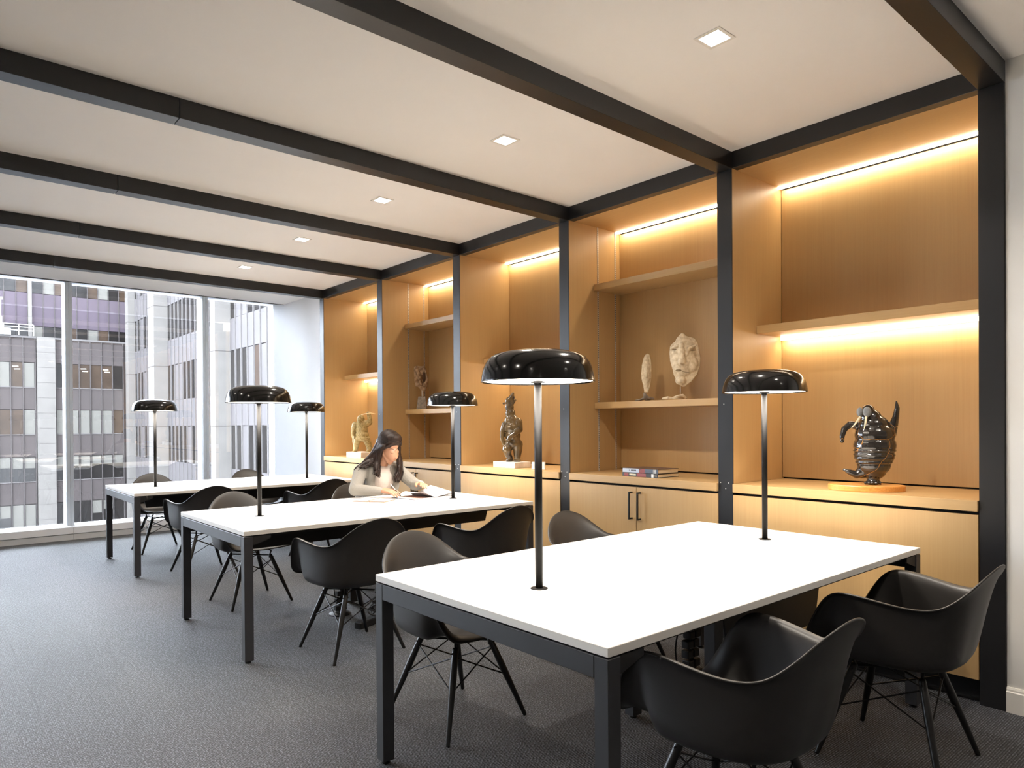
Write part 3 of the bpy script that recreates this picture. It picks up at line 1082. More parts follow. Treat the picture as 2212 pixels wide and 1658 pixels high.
for (a, b) in spans:
    n = max(1, round((b - a) / WM))
    wm = (b - a) / n
    for k in range(n):
        y = a + wm * k
        for row in range(6):
            zb_ = 6.49 + 3.62 - 3.62 * row
            r_ = WSTATE.random()
            gm = EXTGLASS if r_ < 0.74 else EXTGLASS2 if r_ < 0.80 else FAC_LILAC
            inst(cache, ('ww', gm.name, round(wm, 3)), lambda: MB().box(0.02, 0.04, 0, 0.13, wm - 0.04, 2.04), 'window', gm, wg, (0, y - ow.y, zb_ - ZST))
            inst(cache, ('ws', round(wm, 3)), lambda: MB().box(0.0, 0.02, 0, 0.13, wm - 0.02, 1.52), 'spandrel', FAC_LILAC, wg, (0, y - ow.y, zb_ + 2.08 - ZST))
        inst(cache, 'wfin', lambda: MB().box(-0.05, -0.022, 0, 0.12, 0.022, 27.6), 'fin', FIN, wg, (0, y - ow.y, 0))

# ------------------------------------------------------------------ sculptures on the shelves
class Fig:
    """local frame of a carving: x to the viewer's right, y away, z up; sizes measured on the photograph"""

    def __init__(self, name, origin, region, s, zx0, zy0, label, cat):
        o = Vector(origin)
        ray = o - C_O
        dep = ray.dot(C_D)
        h = Vector((ray.x, ray.y)).normalized()
        fw = Vector((C_D.x, C_D.y)).normalized()
        cs = h.dot(fw)
        self.kx = F_PX / (dep * cs) * s
        self.kz = F_PX / dep * s
        self.zx0, self.zy0 = zx0, zy0
        o = o + Vector((0, 0, 0.0006))
        self.root = tag(empty(name, o, math.atan2(-h.x, h.y)), label, cat)
        self.mb = MB()

    def p(self, zx, zy, y=0.0):
        return ((zx - self.zx0) / self.kx, y, (self.zy0 - zy) / self.kz)

    def r(self, px):
        return px / (0.5 * (self.kx + self.kz))

    def ball(self, zx, zy, rx, rz=None, y=0.0, ry=None, mb=None, rot=None):
        rz = rx if rz is None else rz
        ry = 0.85 * rx if ry is None else ry
        (mb or self.mb).ball(self.p(zx, zy, y), (self.r(rx), self.r(ry), self.r(rz)), rot)

    def chain(self, pts, mb=None):
        (mb or self.mb).chain([self.p(a, b, y) for a, b, r, y in pts], [self.r(r) for a, b, r, y in pts])

    def fuse(self, name, mat, voxel, sm=4, mb=None):
        return link(name, remeshed(mb or self.mb, voxel, sm), mat, self.root)

    def poly(self, pts, y0, y1, mb=None):
        (mb or self.mb).prism_dir([self.p(a, b, y0) for a, b in pts], (0, y1 - y0, 0))


STONE_BLACK = veined('polished_dark_stone', (40, 36, 33), (176, 120, 52), 0.14, 6.0, 0.006)
PAD = plain('walrus_pad_grey', (120, 122, 124), 0.45, noise=0.12, nscale=120)
IVORY = plain('ivory', (240, 228, 196), 0.35, noise=0.04)
PLAQUE = oak('plaque_wood', 1, (196, 128, 58), (226, 166, 92), 0.3)
BRONZE = mottled('polished_brown_stone', (52, 42, 28), (98, 80, 52), 0.16, 14, 0.05, coat=0.5)
MARBLE = mottled('white_marble', (196, 190, 186), (236, 232, 228), 0.25, 10, 0.02)
SOAP = mottled('green_soapstone', (132, 116, 74), (176, 158, 112), 0.55, 60, 0.5, 0.003)
BONE = mottled('weathered_bone', (196, 176, 144), (226, 210, 182), 0.75, 45, 0.6, 0.004)
BONE_D = mottled('brown_bone', (104, 74, 44), (170, 140, 108), 0.7, 40, 0.6, 0.004)
GREYSTONE = mottled('grey_stone', (110, 100, 90), (150, 138, 124), 0.7, 40, 0.4, 0.003)
MARK = plain('carved_dark_line', (128, 110, 84), 0.8, noise=0.1)

# walrus dancing on a wooden plaque
f = Fig('walrus_sculpture', (3.862, 1.588, ZK), (1780, 850), 7.21, 690, 1430, 'polished black stone walrus with ivory tusks dancing on an oval wooden plaque', 'sculpture')
PT = 0.030
f.zy0 = 1430 + PT * f.kz
pl_ = MB()
pl_.lathe([(0, 0), (0.995, 0), (1.0, 0.003), (1.0, PT - 0.004), (0.985, PT), (0, PT)], (0, 0, 0), 64, 0.186, 0.125)
pl_.obj('plaque', PLAQUE, f.root, False)
for (a, b, rx, rz) in ((725, 285, 105, 105), (770, 400, 165, 150), (815, 520, 235, 190), (830, 660, 305, 230), (828, 820, 322, 230), (820, 980, 305, 210), (812, 1120, 255, 190), (815, 1230, 180, 130)):
    f.ball(a, b, rx, rz, 0.0, rx * 0.80)
for (a, zy, rx) in ((824, 850, 324), (822, 905, 326), (818, 965, 320), (815, 1025, 306), (812, 1085, 284), (815, 1135, 256)):
    f.ball(a, zy, rx, 34, 0, rx * 0.81)
f.chain([(820, 1230, 120, 0), (800, 1350, 95, 0), (795, 1395, 80, -0.01)])
for a in (685, 740, 795, 855, 915):
    f.chain([(800, 1370, 50, 0), (a, 1400, 28, -0.035 if a < 900 else -0.015)])
f.chain([(560, 520, 70, 0), (450, 490, 55, -0.01), (350, 570, 50, -0.015), (318, 680, 42, -0.02), (318, 755, 36, -0.025)])
f.chain([(1060, 660, 95, 0.01), (1110, 520, 75, 0.015), (1150, 390, 52, 0.015), (1172, 250, 40, 0.01), (1160, 150, 16, 0.01)])
f.chain([(640, 1240, 110, 0), (540, 1280, 66, -0.01), (430, 1240, 48, -0.02), (345, 1205, 26, -0.02)])
f.fuse('body', STONE_BLACK, 0.0032, 7)
for (a, rx, rz, y) in ((600, 52, 78, -0.030), (712, 62, 84, -0.052)):
    m_ = MB()
    f.ball(a, 305, rx, rz, y, rx * 0.55, m_)
    m_.obj('muzzle_pad', PAD, f.root, True)
for (a, b, c, d, y0, y1) in ((606, 380, 472, 548, -0.045, -0.062), (694, 380, 664, 560, -0.066, -0.082)):
    MB().tube([f.p(a, b, y0), f.p((a + c) / 2 + 8, (b + d) / 2, (y0 + y1) / 2 - 0.004), f.p(c, d, y1)], [f.r(19), f.r(15), f.r(5)], 12).obj('tusk', IVORY, f.root, True)

# bear standing upright and howling, on a marble block
f = Fig('bear_sculpture', (3.832, 4.468, ZK), (1060, 830), 8.725, 440, 1440, 'polished brown stone bear standing upright with open mouth on a marble block', 'sculpture')
PT = 0.048
f.zy0 = 1440 + PT * f.kz
rz_ = -f.root.rotation_euler.z
blk = MB().bbox(-0.09, -0.14, 0, 0.09, 0.14, PT, 0.002)
bo = blk.obj('block', MARBLE, f.root)
bo.rotation_euler = (0, 0, rz_)
for (a, b, rx, rz, y) in ((400, 310, 78, 95, 0), (405, 420, 82, 100, 0), (420, 540, 95, 110, 0), (440, 670, 135, 130, 0), (462, 810, 162, 150, 0), (462, 950, 150, 140, 0), (462, 1080, 158, 120, 0.005)):
    f.ball(a, b, rx, rz, y)
f.chain([(400, 290, 66, 0), (455, 205, 42, -0.004), (474, 158, 24, -0.004)])
f.chain([(430, 350, 60, 0), (482, 310, 34, -0.004), (520, 284, 16, -0.004)])
f.ball(298, 345, 26, 26, -0.01, 14)
f.ball(345, 330, 22, 24, 0.04, 14)
f.chain([(560, 700, 88, -0.01), (588, 835, 66, -0.03), (500, 905, 48, -0.065), (410, 965, 42, -0.072), (385, 1030, 36, -0.07)])
f.chain([(320, 740, 70, 0), (268, 860, 48, -0.01), (262, 1000, 42, -0.02), (290, 1110, 34, -0.03)])
f.chain([(385, 1120, 105, 0), (350, 1210, 92, -0.02), (370, 1310, 66, -0.005), (420, 1395, 50, 0.0)])
f.chain([(420, 1400, 46, 0), (360, 1415, 34, -0.03)])
f.chain([(540, 1120, 115, 0.01), (552, 1230, 88, 0.005), (545, 1340, 68, 0), (540, 1395, 56, 0)])
for a in (495, 525, 555, 585):
    f.chain([(540, 1395, 46, 0), (a, 1415, 26, -0.045)])
f.fuse('body', BRONZE, 0.0034, 4)
m_ = MB()
f.ball(478, 235, 24, 46, -0.004, 30, m_)
m_.obj('mouth', plain('mouth_dark', (24, 16, 12), 0.5, noise=0.05), f.root, True)

# small white card stand beside the bear block
cd = tag(empty('card_stand', (3.80, 4.10, ZK + 0.0006), math.radians(-62)), 'small white card block on the counter beside the bear sculpture', 'card')
MB().bbox(-0.055, -0.012, 0, 0.055, 0.012, 0.058, 0.001).obj('card', plain('white_card', (240, 238, 236), 0.7, noise=0.01), cd)
MB().bbox(-0.058, -0.020, 0, 0.058, 0.020, 0.006, 0.001).obj('foot', MATS['white_card'], cd)

# hunter with a raised arm
f = Fig('hunter_sculpture', (3.84, 7.10, ZK), (740, 870), 13.8, 480, 1430, 'greenish soapstone hunter in a hooded parka with one arm raised', 'sculpture')
PT = 0.062
f.zy0 = 1430 + PT * f.kz
rz_ = -f.root.rotation_euler.z
bo = MB().bbox(-0.10, -0.17, 0, 0.10, 0.17, PT, 0.002).obj('block', MARBLE, f.root)
bo.rotation_euler = (0, 0, rz_)
for (a, b, rx, rz, y) in ((480, 640, 175, 150, 0), (490, 780, 190, 170, 0), (500, 930, 210, 150, 0), (505, 1030, 240, 85, 0), (470, 470, 118, 150, 0.012)):
    f.ball(a, b, rx, rz, y)
f.chain([(300, 620, 95, 0), (245, 760, 72, -0.01), (232, 890, 58, -0.02), (240, 985, 48, -0.02)])
f.chain([(630, 600, 110, 0), (735, 560, 82, 0), (740, 440, 72, -0.01), (712, 330, 62, -0.01), (692, 275, 50, -0.015)])
f.chain([(380, 1050, 120, 0), (335, 1190, 92, -0.01), (310, 1330, 74, -0.01), (300, 1385, 64, -0.01)])
f.chain([(300, 1390, 50, -0.01), (255, 1400, 40, -0.035)])
f.chain([(620, 1050, 125, 0), (680, 1170, 100, -0.005), (715, 1310, 84, 0), (712, 1385, 70, 0)])
f.chain([(712, 1390, 55, 0), (660, 1402, 40, -0.035)])
f.fuse('body', SOAP, 0.0045, 2)
m_ = MB()
f.ball(435, 470, 78, 100, -0.045, 50, m_)
f.ball(425, 480, 18, 36, -0.078, 24, m_)
f.ball(425, 545, 34, 12, -0.070, 20, m_)
link('face', remeshed(m_, 0.003, 2), SOAP, f.root)
MB().tube([f.p(480, 330, -0.03), f.p(620, 298, -0.035), f.p(760, 278, -0.03), f.p(900, 305, -0.02)], f.r(11), 8).obj('stick', IVORY, f.root, True)
MB().tube([f.p(250, 960, -0.04), f.p(235, 1110, -0.045), f.p(238, 1230, -0.04)], [f.r(22), f.r(16), f.r(6)], 8).obj('knife', IVORY, f.root, True)
MB().tube([f.p(560, 640, -0.085), f.p(490, 760, -0.10), f.p(420, 880, -0.10)], f.r(10), 8).obj('strap', SOAP, f.root, True)

# broad carved face on a rod
ZS = 1.470
f = Fig('carved_face', (4.085, 2.935, ZS), (1350, 700), 9.21, 1015, 1500, 'broad weathered bone face carving mounted on a thin metal rod', 'sculpture')
out = [(1020, 190), (1060, 168), (1110, 200), (1135, 272), (1200, 255), (1300, 292), (1358, 380), (1385, 500), (1412, 690), (1402, 850), (1345, 1000), (1235, 1140), (1105, 1238), (1050, 1240), (960, 1160), (882, 1000), (862, 900), (812, 720), (800, 560), (815, 430), (862, 372), (915, 345), (935, 288)]
f.poly(out, -0.012, 0.030)
f.ball(1090, 640, 250, 420, 0.0, 140)
f.chain([(1045, 430, 52, -0.038), (1045, 600, 60, -0.050), (1045, 740, 82, -0.058)])
f.chain([(1135, 640, 26, -0.046), (1180, 500, 34, -0.052), (1330, 425, 24, -0.030)])
f.chain([(960, 440, 30, -0.042), (840, 470, 24, -0.022)])
f.ball(1020, 1120, 110, 90, -0.012, 90)
f.ball(1250, 800, 120, 160, -0.012, 90)
f.fuse('face', BONE, 0.0045, 4)
for (a, b, rx, rz, y) in ((895, 508, 46, 10, -0.036), (1262, 535, 54, 10, -0.038)):
    m_ = MB()
    f.ball(a, b, rx, rz, y, 18, m_)
    m_.obj('eye', MARK, f.root, True)
m_ = MB()
f.ball(978, 925, 60, 22, -0.049, 16, m_)
m_.obj('mouth', MARK, f.root, True)
MB().tube([f.p(1050, 950, -0.046), f.p(1190, 972, -0.040)], 0.0018, 6).obj('mouth_line', MARK, f.root)
MB().tube([f.p(1015, 1235, 0.004), f.p(1012, 1440, 0.004)], 0.0028, 10).obj('rod', ALU, f.root, True)
m_ = MB()
f.chain([(660, 1475, 24, 0), (760, 1462, 38, -0.01), (850, 1475, 28, 0), (950, 1440, 36, 0), (1060, 1418, 36, 0.005), (1110, 1465, 32, 0.01)], m_)
f.chain([(760, 1470, 28, -0.01), (900, 1482, 16, -0.02), (1090, 1482, 16, 0.02)], m_)
link('base', remeshed(m_, 0.003, 3), BONE, f.root)

# slim carved face on a stone foot
f = Fig('slim_carved_face', (4.085, 3.238, ZS), (1350, 700), 9.21, 380, 1525, 'slim upright bone face carving standing on a small grey stone', 'sculpture')
out = [(415, 580), (455, 610), (475, 700), (487, 850), (485, 1040), (465, 1200), (420, 1360), (345, 1355), (325, 1230), (290, 1080), (282, 980), (300, 800), (330, 670), (370, 605)]
f.poly(out, -0.008, 0.016)
f.ball(390, 950, 80, 330, 0.0, 90)
f.chain([(385, 760, 20, -0.020), (385, 900, 26, -0.026), (382, 1040, 34, -0.030)])
f.chain([(425, 880, 12, -0.022), (462, 820, 10, -0.016)])
f.fuse('face', BONE, 0.0035, 3)
MB().tube([f.p(350, 1120, -0.022), f.p(410, 1118, -0.022)], 0.002, 6).obj('mouth_line', MARK, f.root)
m_ = MB()
f.chain([(350, 1385, 34, 0), (370, 1440, 46, 0), (430, 1470, 34, 0), (525, 1478, 22, 0.01)], m_)
f.chain([(370, 1460, 34, 0), (260, 1500, 20, -0.01), (165, 1510, 12, -0.01)], m_)
f.chain([(380, 1490, 32, 0), (450, 1500, 22, 0.02)], m_)
link('foot', remeshed(m_, 0.003, 3), GREYSTONE, f.root)

# tall hollow bone carving on a stone
f = Fig('tall_bone_carving', (4.085, 6.215, ZS), (870, 770), 12.75, 590, 1440, 'tall hollowed bone carving with a face, standing on a tapered stone', 'sculpture')
out = [(362, 300), (400, 252), (500, 240), (560, 262), (620, 245), (680, 310), (705, 480), (735, 620), (757, 690), (735, 800), (690, 900), (650, 960), (650, 1085), (560, 1085), (545, 900), (470, 812), (410, 822), (382, 700), (365, 480)]
f.poly(out, -0.010, 0.03)
f.chain([(420, 300, 50, -0.01), (490, 480, 60, -0.035), (540, 640, 40, -0.03), (560, 760, 30, -0.02)])
f.chain([(640, 270, 28, -0.02), (690, 420, 26, -0.03), (730, 640, 30, -0.02), (650, 780, 44, -0.02)])
f.ball(440, 540, 70, 170, -0.01, 60)
f.fuse('carving', BONE_D, 0.004, 2)
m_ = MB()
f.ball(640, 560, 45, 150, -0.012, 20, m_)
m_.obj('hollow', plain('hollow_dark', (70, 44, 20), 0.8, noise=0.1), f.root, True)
MB().tube([f.p(592, 930, -0.02), f.p(592, 1090, -0.02)], 0.004, 8).obj('pin', ALU, f.root)
m_ = MB()
a0 = [f.p(480, 1090), f.p(680, 1090), f.p(715, 1440), f.p(425, 1440)]
vv = []
for sgn in (-1, 1):
    for k, q in enumerate(a0):
        vv.append((q[0], sgn * (0.04 if k < 2 else 0.058), q[2]))
m_.add(vv, [(0, 1, 2, 3), (7, 6, 5, 4), (0, 4, 5, 1), (1, 5, 6, 2), (2, 6, 7, 3), (3, 7, 4, 0)])
link('stone', remeshed(m_, 0.004, 3), GREYSTONE, f.root)

# ------------------------------------------------------------------ two art books lying flat
PAGES = plain('book_pages', (226, 208, 176), 0.8, noise=0.06, nscale=300)


BLUEISH = plain('cover_pale_blue', (176, 188, 206), 0.35, noise=0.05, nscale=20)
SLATE = plain('cover_slate', (70, 82, 98), 0.35, noise=0.05, nscale=20)
BROWNC = plain('cover_brown', (92, 70, 58), 0.4, noise=0.15, nscale=10)
DARKC = plain('cover_charcoal', (38, 38, 42), 0.4, noise=0.05)
REDC = plain('cover_red', (128, 52, 50), 0.4, noise=0.1)
CREAM = plain('print_cream', (220, 214, 186), 0.5, noise=0.02)
WHITEP = plain('print_white', (228, 232, 236), 0.5, noise=0.02)
INK = plain('print_black', (20, 20, 22), 0.5, noise=0.02)


def make_book(z, h, L, D, rz, label, cover, spine_cols, texts, dx=0.0, dy=0.0):
    b = tag(empty('art_book', (3.853 + dx, 3.020 + dy, z), rz), label, 'book', 'art books lying on the counter')
    # local: spine along -x face, length along y
    ct = 0.003
    MB().bbox(-D / 2, -L / 2, 0, D / 2, L / 2, ct, 0.0006).obj('cover', cover, b)
    MB().bbox(-D / 2, -L / 2, h - ct, D / 2, L / 2, h, 0.0006).obj('cover', cover, b)
    MB().box(-D / 2 + 0.004, -L / 2 + 0.004, ct, D / 2 - 0.005, L / 2 - 0.004, h - ct).obj('pages', PAGES, b)
    sp = MB().bbox(-D / 2 - 0.002, -L / 2, 0, -D / 2 + 0.003, L / 2, h, 0.001).obj('spine', cover, b)
    for (a, c, mt) in spine_cols:
        MB().box(-D / 2 - 0.0024, L / 2 - c * L, 0.001, -D / 2 - 0.0018, L / 2 - a * L, h - 0.001).obj('spine_print', mt, sp)
    for (f0, f1, zf, hf, n, mt) in texts:       # unreadable small lettering, as rows of short strokes
        for q in range(n):
            a = f0 + (f1 - f0) * q / n
            MB().box(-D / 2 - 0.0027, L / 2 - (a + (f1 - f0) / n * 0.72) * L, h * zf, -D / 2 - 0.0022, L / 2 - a * L, h * (zf + hf)).obj('stroke', mt, sp)
    return b


make_book(ZK + 0.0006, 0.026, 0.315, 0.222, math.radians(-2.5), 'lower book of the flat pair, dark spine with red and cream lettering', DARKC,
          [(0.05, 0.18, REDC), (0.42, 0.68, REDC), (0.83, 0.89, WHITEP)], [(0.21, 0.40, 0.28, 0.46, 8, CREAM), (0.91, 0.98, 0.40, 0.2, 5, CREAM)])
make_book(ZK + 0.0275, 0.029, 0.310, 0.220, math.radians(-1.2), 'upper book of the flat pair, pale blue and slate spine', BROWNC,
          [(0.0, 0.48, BLUEISH), (0.48, 0.64, REDC), (0.64, 1.0, SLATE), (0.86, 0.95, WHITEP)], [(0.19, 0.22, 0.45, 0.18, 2, INK), (0.25, 0.40, 0.34, 0.36, 7, INK), (0.47, 0.55, 0.74, 0.12, 4, INK)])

# ------------------------------------------------------------------ the woman writing at the middle table
SKIN = plain('skin', (174, 128, 101), 0.5, noise=0.04, nscale=25)
LIP = plain('lips', (152, 84, 74), 0.45, noise=0.03)
LASH = plain('lashes', (34, 24, 20), 0.7, noise=0.03)
KNIT = plain('grey_knit', (142, 138, 132), 0.95, noise=0.05, nscale=160, bump=0.5, spec=0.1)
TEE = plain('pale_pink_tee', (188, 177, 170), 0.9, noise=0.02, nscale=40, bump=0.1, spec=0.1)
DENIM = plain('dark_trousers', (40, 42, 52), 0.9, noise=0.1, nscale=200, spec=0.1)
SHOE = plain('black_shoe', (24, 23, 23), 0.5, noise=0.05)


def hair_mat():
    m, nt, b = new_mat('dark_brown_hair')
    tc = nt.nodes.new('ShaderNodeTexCoord')
    mp = nt.nodes.new('ShaderNodeMapping')
    mp.inputs['Scale'].default_value = (160, 160, 14)
    nt.links.new(tc.outputs['Object'], mp.inputs['Vector'])
    n = nt.nodes.new('ShaderNodeTexNoise')
    n.inputs['Scale'].default_value = 1
    n.inputs['Detail'].default_value = 3
    nt.links.new(mp.outputs['Vector'], n.inputs['Vector'])
    r = nt.nodes.new('ShaderNodeValToRGB')
    r.color_ramp.elements[0].position = 0.35
    r.color_ramp.elements[1].position = 0.7
    r.color_ramp.elements[0].color = (*lin((20, 13, 10)), 1)
    r.color_ramp.elements[1].color = (*lin((52, 33, 25)), 1)
    nt.links.new(n.outputs['Fac'], r.inputs['Fac'])
    nt.links.new(r.outputs['Color'], b.inputs['Base Color'])
    b.inputs['Roughness'].default_value = 0.5
    b.inputs['Specular IOR Level'].default_value = 0.3
    bp = nt.nodes.new('ShaderNodeBump')
    bp.inputs['Strength'].default_value = 0.5
    bp.inputs['Distance'].default_value = 0.003
    nt.links.new(n.outputs['Fac'], bp.inputs['Height'])
    nt.links.new(bp.outputs['Normal'], b.inputs['Normal'])
    return m


HAIR = hair_mat()
PX, PY = 2.90, 5.26               # point on the floor under the hips
OFF = Vector((PX, PY, 0))
HEAD = Vector((2.957, 4.985, 1.122))
TILT, HYAW = math.radians(30), math.radians(9)
h_f = Vector((math.sin(HYAW) * math.cos(TILT), -math.cos(HYAW) * math.cos(TILT), -math.sin(TILT)))
h_x = Vector((math.cos(HYAW), math.sin(HYAW), 0))     # toward her left hand
h_u = h_x.cross(h_f).normalized()
if h_u.z < 0: h_u = -h_u
HM = Matrix((h_x, h_f, h_u)).transposed()
HE = HM.to_euler()


def hp(x, y, z):
    return HEAD + HM @ Vector((x, y, z))


def loc_(v):
    return Vector(v) - OFF


body = MB()


def hb(x, y, z, r):
    body.ball(loc_(hp(x, y, z)), r, HE, 24, 16)


hb(0, -0.018, 0.038, (0.075, 0.092, 0.084))
hb(0, 0.032, -0.018, (0.059, 0.058, 0.088))
hb(0, 0.046, -0.086, (0.040, 0.040, 0.034))
hb(0, 0.072, -0.108, (0.018, 0.016, 0.014))
hb(0, 0.068, -0.070, (0.026, 0.020, 0.022))
for s in (-1, 1):
    hb(s * 0.037, 0.044, -0.032, (0.022, 0.032, 0.030))
    hb(s * 0.030, 0.0705, -0.003, (0.0165, 0.0160, 0.0125))
    hb(s * 0.0105, 0.100, -0.041, (0.0075, 0.0095, 0.0065))
    hb(s * 0.077, -0.008, -0.012, (0.008, 0.020, 0.030))
    body.cap(loc_(hp(s * 0.056, -0.002, -0.040)), 0.016, loc_(hp(s * 0.018, 0.060, -0.098)), 0.017)
body.cap(loc_(hp(0, 0.086, 0.014)), 0.0085, loc_(hp(0, 0.112, -0.032)), 0.0115)
body.cap(loc_(hp(0, 0.112, -0.032)), 0.0115, loc_(hp(0, 0.100, -0.045)), 0.0095)
hb(0, 0.0900, -0.0655, (0.020, 0.010, 0.0065))
hb(0, 0.0880, -0.0770, (0.018, 0.010, 0.0070))
_hm = remeshed(body, 0.0028, 7)
body = MB().add([v.co[:] for v in _hm.vertices], [p_.vertices[:] for p_ in _hm.polygons])
bpy.data.meshes.remove(_hm)
body.chain([loc_(hp(0, -0.030, -0.050)), loc_((2.938, 5.045, 1.02)), loc_((2.925, 5.090, 0.955))], [0.052, 0.047, 0.062])
# trunk and limbs
body.chain([loc_((2.925, 5.095, 0.945)), loc_((2.918, 5.13, 0.84)), loc_((2.905, 5.20, 0.68)), loc_((2.90, 5.27, 0.545))], [0.070, 0.098, 0.092, 0.105])
body.chain([loc_((2.765, 5.105, 0.938)), loc_((3.075, 5.095, 0.938))], [0.046, 0.046])
R_SH, R_EL, R_WR = Vector((2.752, 5.095, 0.930)), Vector((2.640, 4.985, 0.792)), Vector((2.795, 4.858, 0.778))
L_SH, L_EL, L_WR = Vector((3.088, 5.085, 0.930)), Vector((3.215, 5.000, 0.795)), Vector((3.150, 4.815, 0.812))
body.chain([loc_(v) for v in (R_SH, R_EL, R_WR)], [0.043, 0.034, 0.023])
body.chain([loc_(v) for v in (L_SH, L_EL, L_WR)], [0.043, 0.034, 0.023])
for s in (-1, 1):
    body.chain([loc_((2.90 + s * 0.075, 5.26, 0.520)), loc_((2.90 + s * 0.085, 4.87, 0.525)), loc_((2.90 + s * 0.085, 4.85, 0.11)), loc_((2.90 + s * 0.085, 4.74, 0.045))], [0.080, 0.052, 0.036, 0.030])


def hand(wrist, dirv, normal, side, curl, spread=1.0, length=1.0):
    """palm with five unequal, bent fingers; normal points out of the back of the hand"""
    d = Vector(dirv).normalized()
    n = (Vector(normal) - d * Vector(normal).dot(d)).normalized()
    x = d.cross(n) * side                                       # toward the thumb
    w = Vector(wrist)
    for q in (-0.026, -0.009, 0.009, 0.026):                     # palm: four metacarpals side by side
        body.cap(loc_(w + x * q * 0.55), 0.0165, loc_(w + d * 0.075 + x * q), 0.0115)
    for k, (q, ln) in enumerate(((0.027, 0.066), (0.009, 0.074), (-0.009, 0.069), (-0.026, 0.054))):
        p = w + d * 0.077 + x * q
        a = curl[k]
        dd = d
        rr = 0.0088
        for seg, fr in enumerate((0.45, 0.31, 0.24)):
            ang = a * (0.55, 1.0, 0.7)[seg]
            dd = (dd * math.cos(ang) - n * math.sin(ang)).normalized()
            dd = (dd + x * (q * 1.2 * spread)).normalized() if seg == 0 else dd
            n2 = p + dd * ln * fr * length
            body.cap(loc_(p), rr, loc_(n2), rr * 0.93)
            p = n2
            rr *= 0.92
            n_new = (n - dd * n.dot(dd))
            n = n_new.normalized()
        n = (Vector(normal) - d * Vector(normal).dot(d)).normalized()
    t0 = w + d * 0.020 + x * 0.024
    t1 = t0 + (d * 0.55 + x * 0.75 - n * 0.35).normalized() * 0.034
    t2 = t1 + (d * 0.85 + x * 0.15 - n * 0.50).normalized() * 0.028
    t3 = t2 + (d * 0.95 - x * 0.20 - n * 0.30).normalized() * 0.022
    for a, b, ra, rb in ((t0, t1, 0.0145, 0.0105), (t1, t2, 0.0105, 0.0095), (t2, t3, 0.0095, 0.0085)):
        body.cap(loc_(a), ra, loc_(b), rb)


hand((2.812, 4.842, 0.784), (0.42, -0.90, -0.06), (-0.30, -0.05, 0.95), -1, (0.30, 0.38, 0.42, 0.45))
hand((3.146, 4.800, 0.817), (-0.38, -0.90, 0.06), (0.35, -0.05, 0.93), 1, (0.28, 0.32, 0.34, 0.36))
bmesh_ = remeshed(body, 0.0030, 3)
person = link('person', bmesh_, SKIN)
person.location = OFF + Vector((0, 0.008, 0.003))
tag(person, 'woman in a grey cardigan with long dark hair, seated and writing at the table', 'person')


def pch(name, mb, mat, smooth=True):
    return mb.obj(name, mat, person, smooth)


from mathutils.bvhtree import BVHTree
_bm = bmesh.new()
_bm.from_mesh(bmesh_)
BVH = BVHTree.FromBMesh(_bm)
_bm.free()


def on_face(x, z, lift=0.0004):
    o_ = loc_(hp(x, 0.25, z))
    hit = BVH.ray_cast(o_, -h_f)
    return hit[0] + h_f * lift


for s in (-1, 1):
    pch('eyelashes', MB().tube([on_face(s * a, b) for a, b in ((0.0435, -0.0020), (0.0370, -0.0046), (0.0305, -0.0056), (0.0240, -0.0050), (0.0180, -0.0030))], [0.0006, 0.0013, 0.0015, 0.0012, 0.0006], 8), LASH)
    pch('eyebrow', MB().tube([on_face(s * a, b) for a, b in ((0.0450, 0.0140), (0.0400, 0.0180), (0.0320, 0.0212), (0.0220, 0.0218), (0.0150, 0.0205))], [0.0006, 0.0016, 0.0021, 0.0021, 0.0014], 8), LASH)
m_ = MB()
m_.ball(loc_(hp(0, 0.0935, -0.0655)), (0.0185, 0.0075, 0.0052), HE)
m_.ball(loc_(hp(0, 0.0915, -0.0762)), (0.0165, 0.0078, 0.0060), HE)
pch('lips', m_, LIP)

# clothing
tee = MB()
tee.chain([loc_((2.925, 5.083, 0.905)), loc_((2.920, 5.095, 0.84)), loc_((2.910, 5.16, 0.70)), loc_((2.90, 5.24, 0.56))], [0.088, 0.112, 0.112, 0.128])
tee.ball(loc_((2.922, 5.035, 0.850)), (0.100, 0.050, 0.085))
tee.chain([loc_((2.84, 5.09, 0.945)), loc_((3.01, 5.085, 0.945))], [0.050, 0.050])
link('t_shirt', remeshed(tee, 0.005, 14), TEE, person)
card = MB()
card.chain([loc_((2.925, 5.135, 0.945)), loc_((2.918, 5.165, 0.84)), loc_((2.905, 5.225, 0.70)), loc_((2.90, 5.29, 0.54))], [0.082, 0.118, 0.118, 0.130])
card.chain([loc_((2.770, 5.105, 0.935)), loc_((2.925, 5.135, 0.965)), loc_((3.070, 5.095, 0.935))], [0.060, 0.060, 0.060])
card.chain([loc_((2.825, 5.050, 0.930)), loc_((2.812, 5.050, 0.80)), loc_((2.815, 5.12, 0.62)), loc_((2.82, 5.20, 0.50))], [0.040, 0.044, 0.050, 0.055])
card.chain([loc_((3.020, 5.045, 0.930)), loc_((3.035, 5.045, 0.80)), loc_((3.010, 5.12, 0.62)), loc_((2.99, 5.20, 0.50))], [0.040, 0.044, 0.050, 0.055])
for sh, el, wr in ((R_SH, R_EL, R_WR), (L_SH, L_EL, L_WR)):
    card.chain([loc_(sh), loc_(sh.lerp(el, 0.5)), loc_(el), loc_(el.lerp(wr, 0.5)), loc_(el.lerp(wr, 0.96))], [0.058, 0.052, 0.0500, 0.043, 0.035])
    for q in range(5):                                             # folds gathered at the elbow
        c_ = sh.lerp(el, 0.70 + 0.07 * q)
        card.ball(loc_(c_), (0.054, 0.054, 0.010), (0.5 + 0.2 * q, 0.6, 0.3 * q))
cmesh = remeshed(card, 0.005, 3)
link('cardigan', cmesh, KNIT, person)
tr = MB()
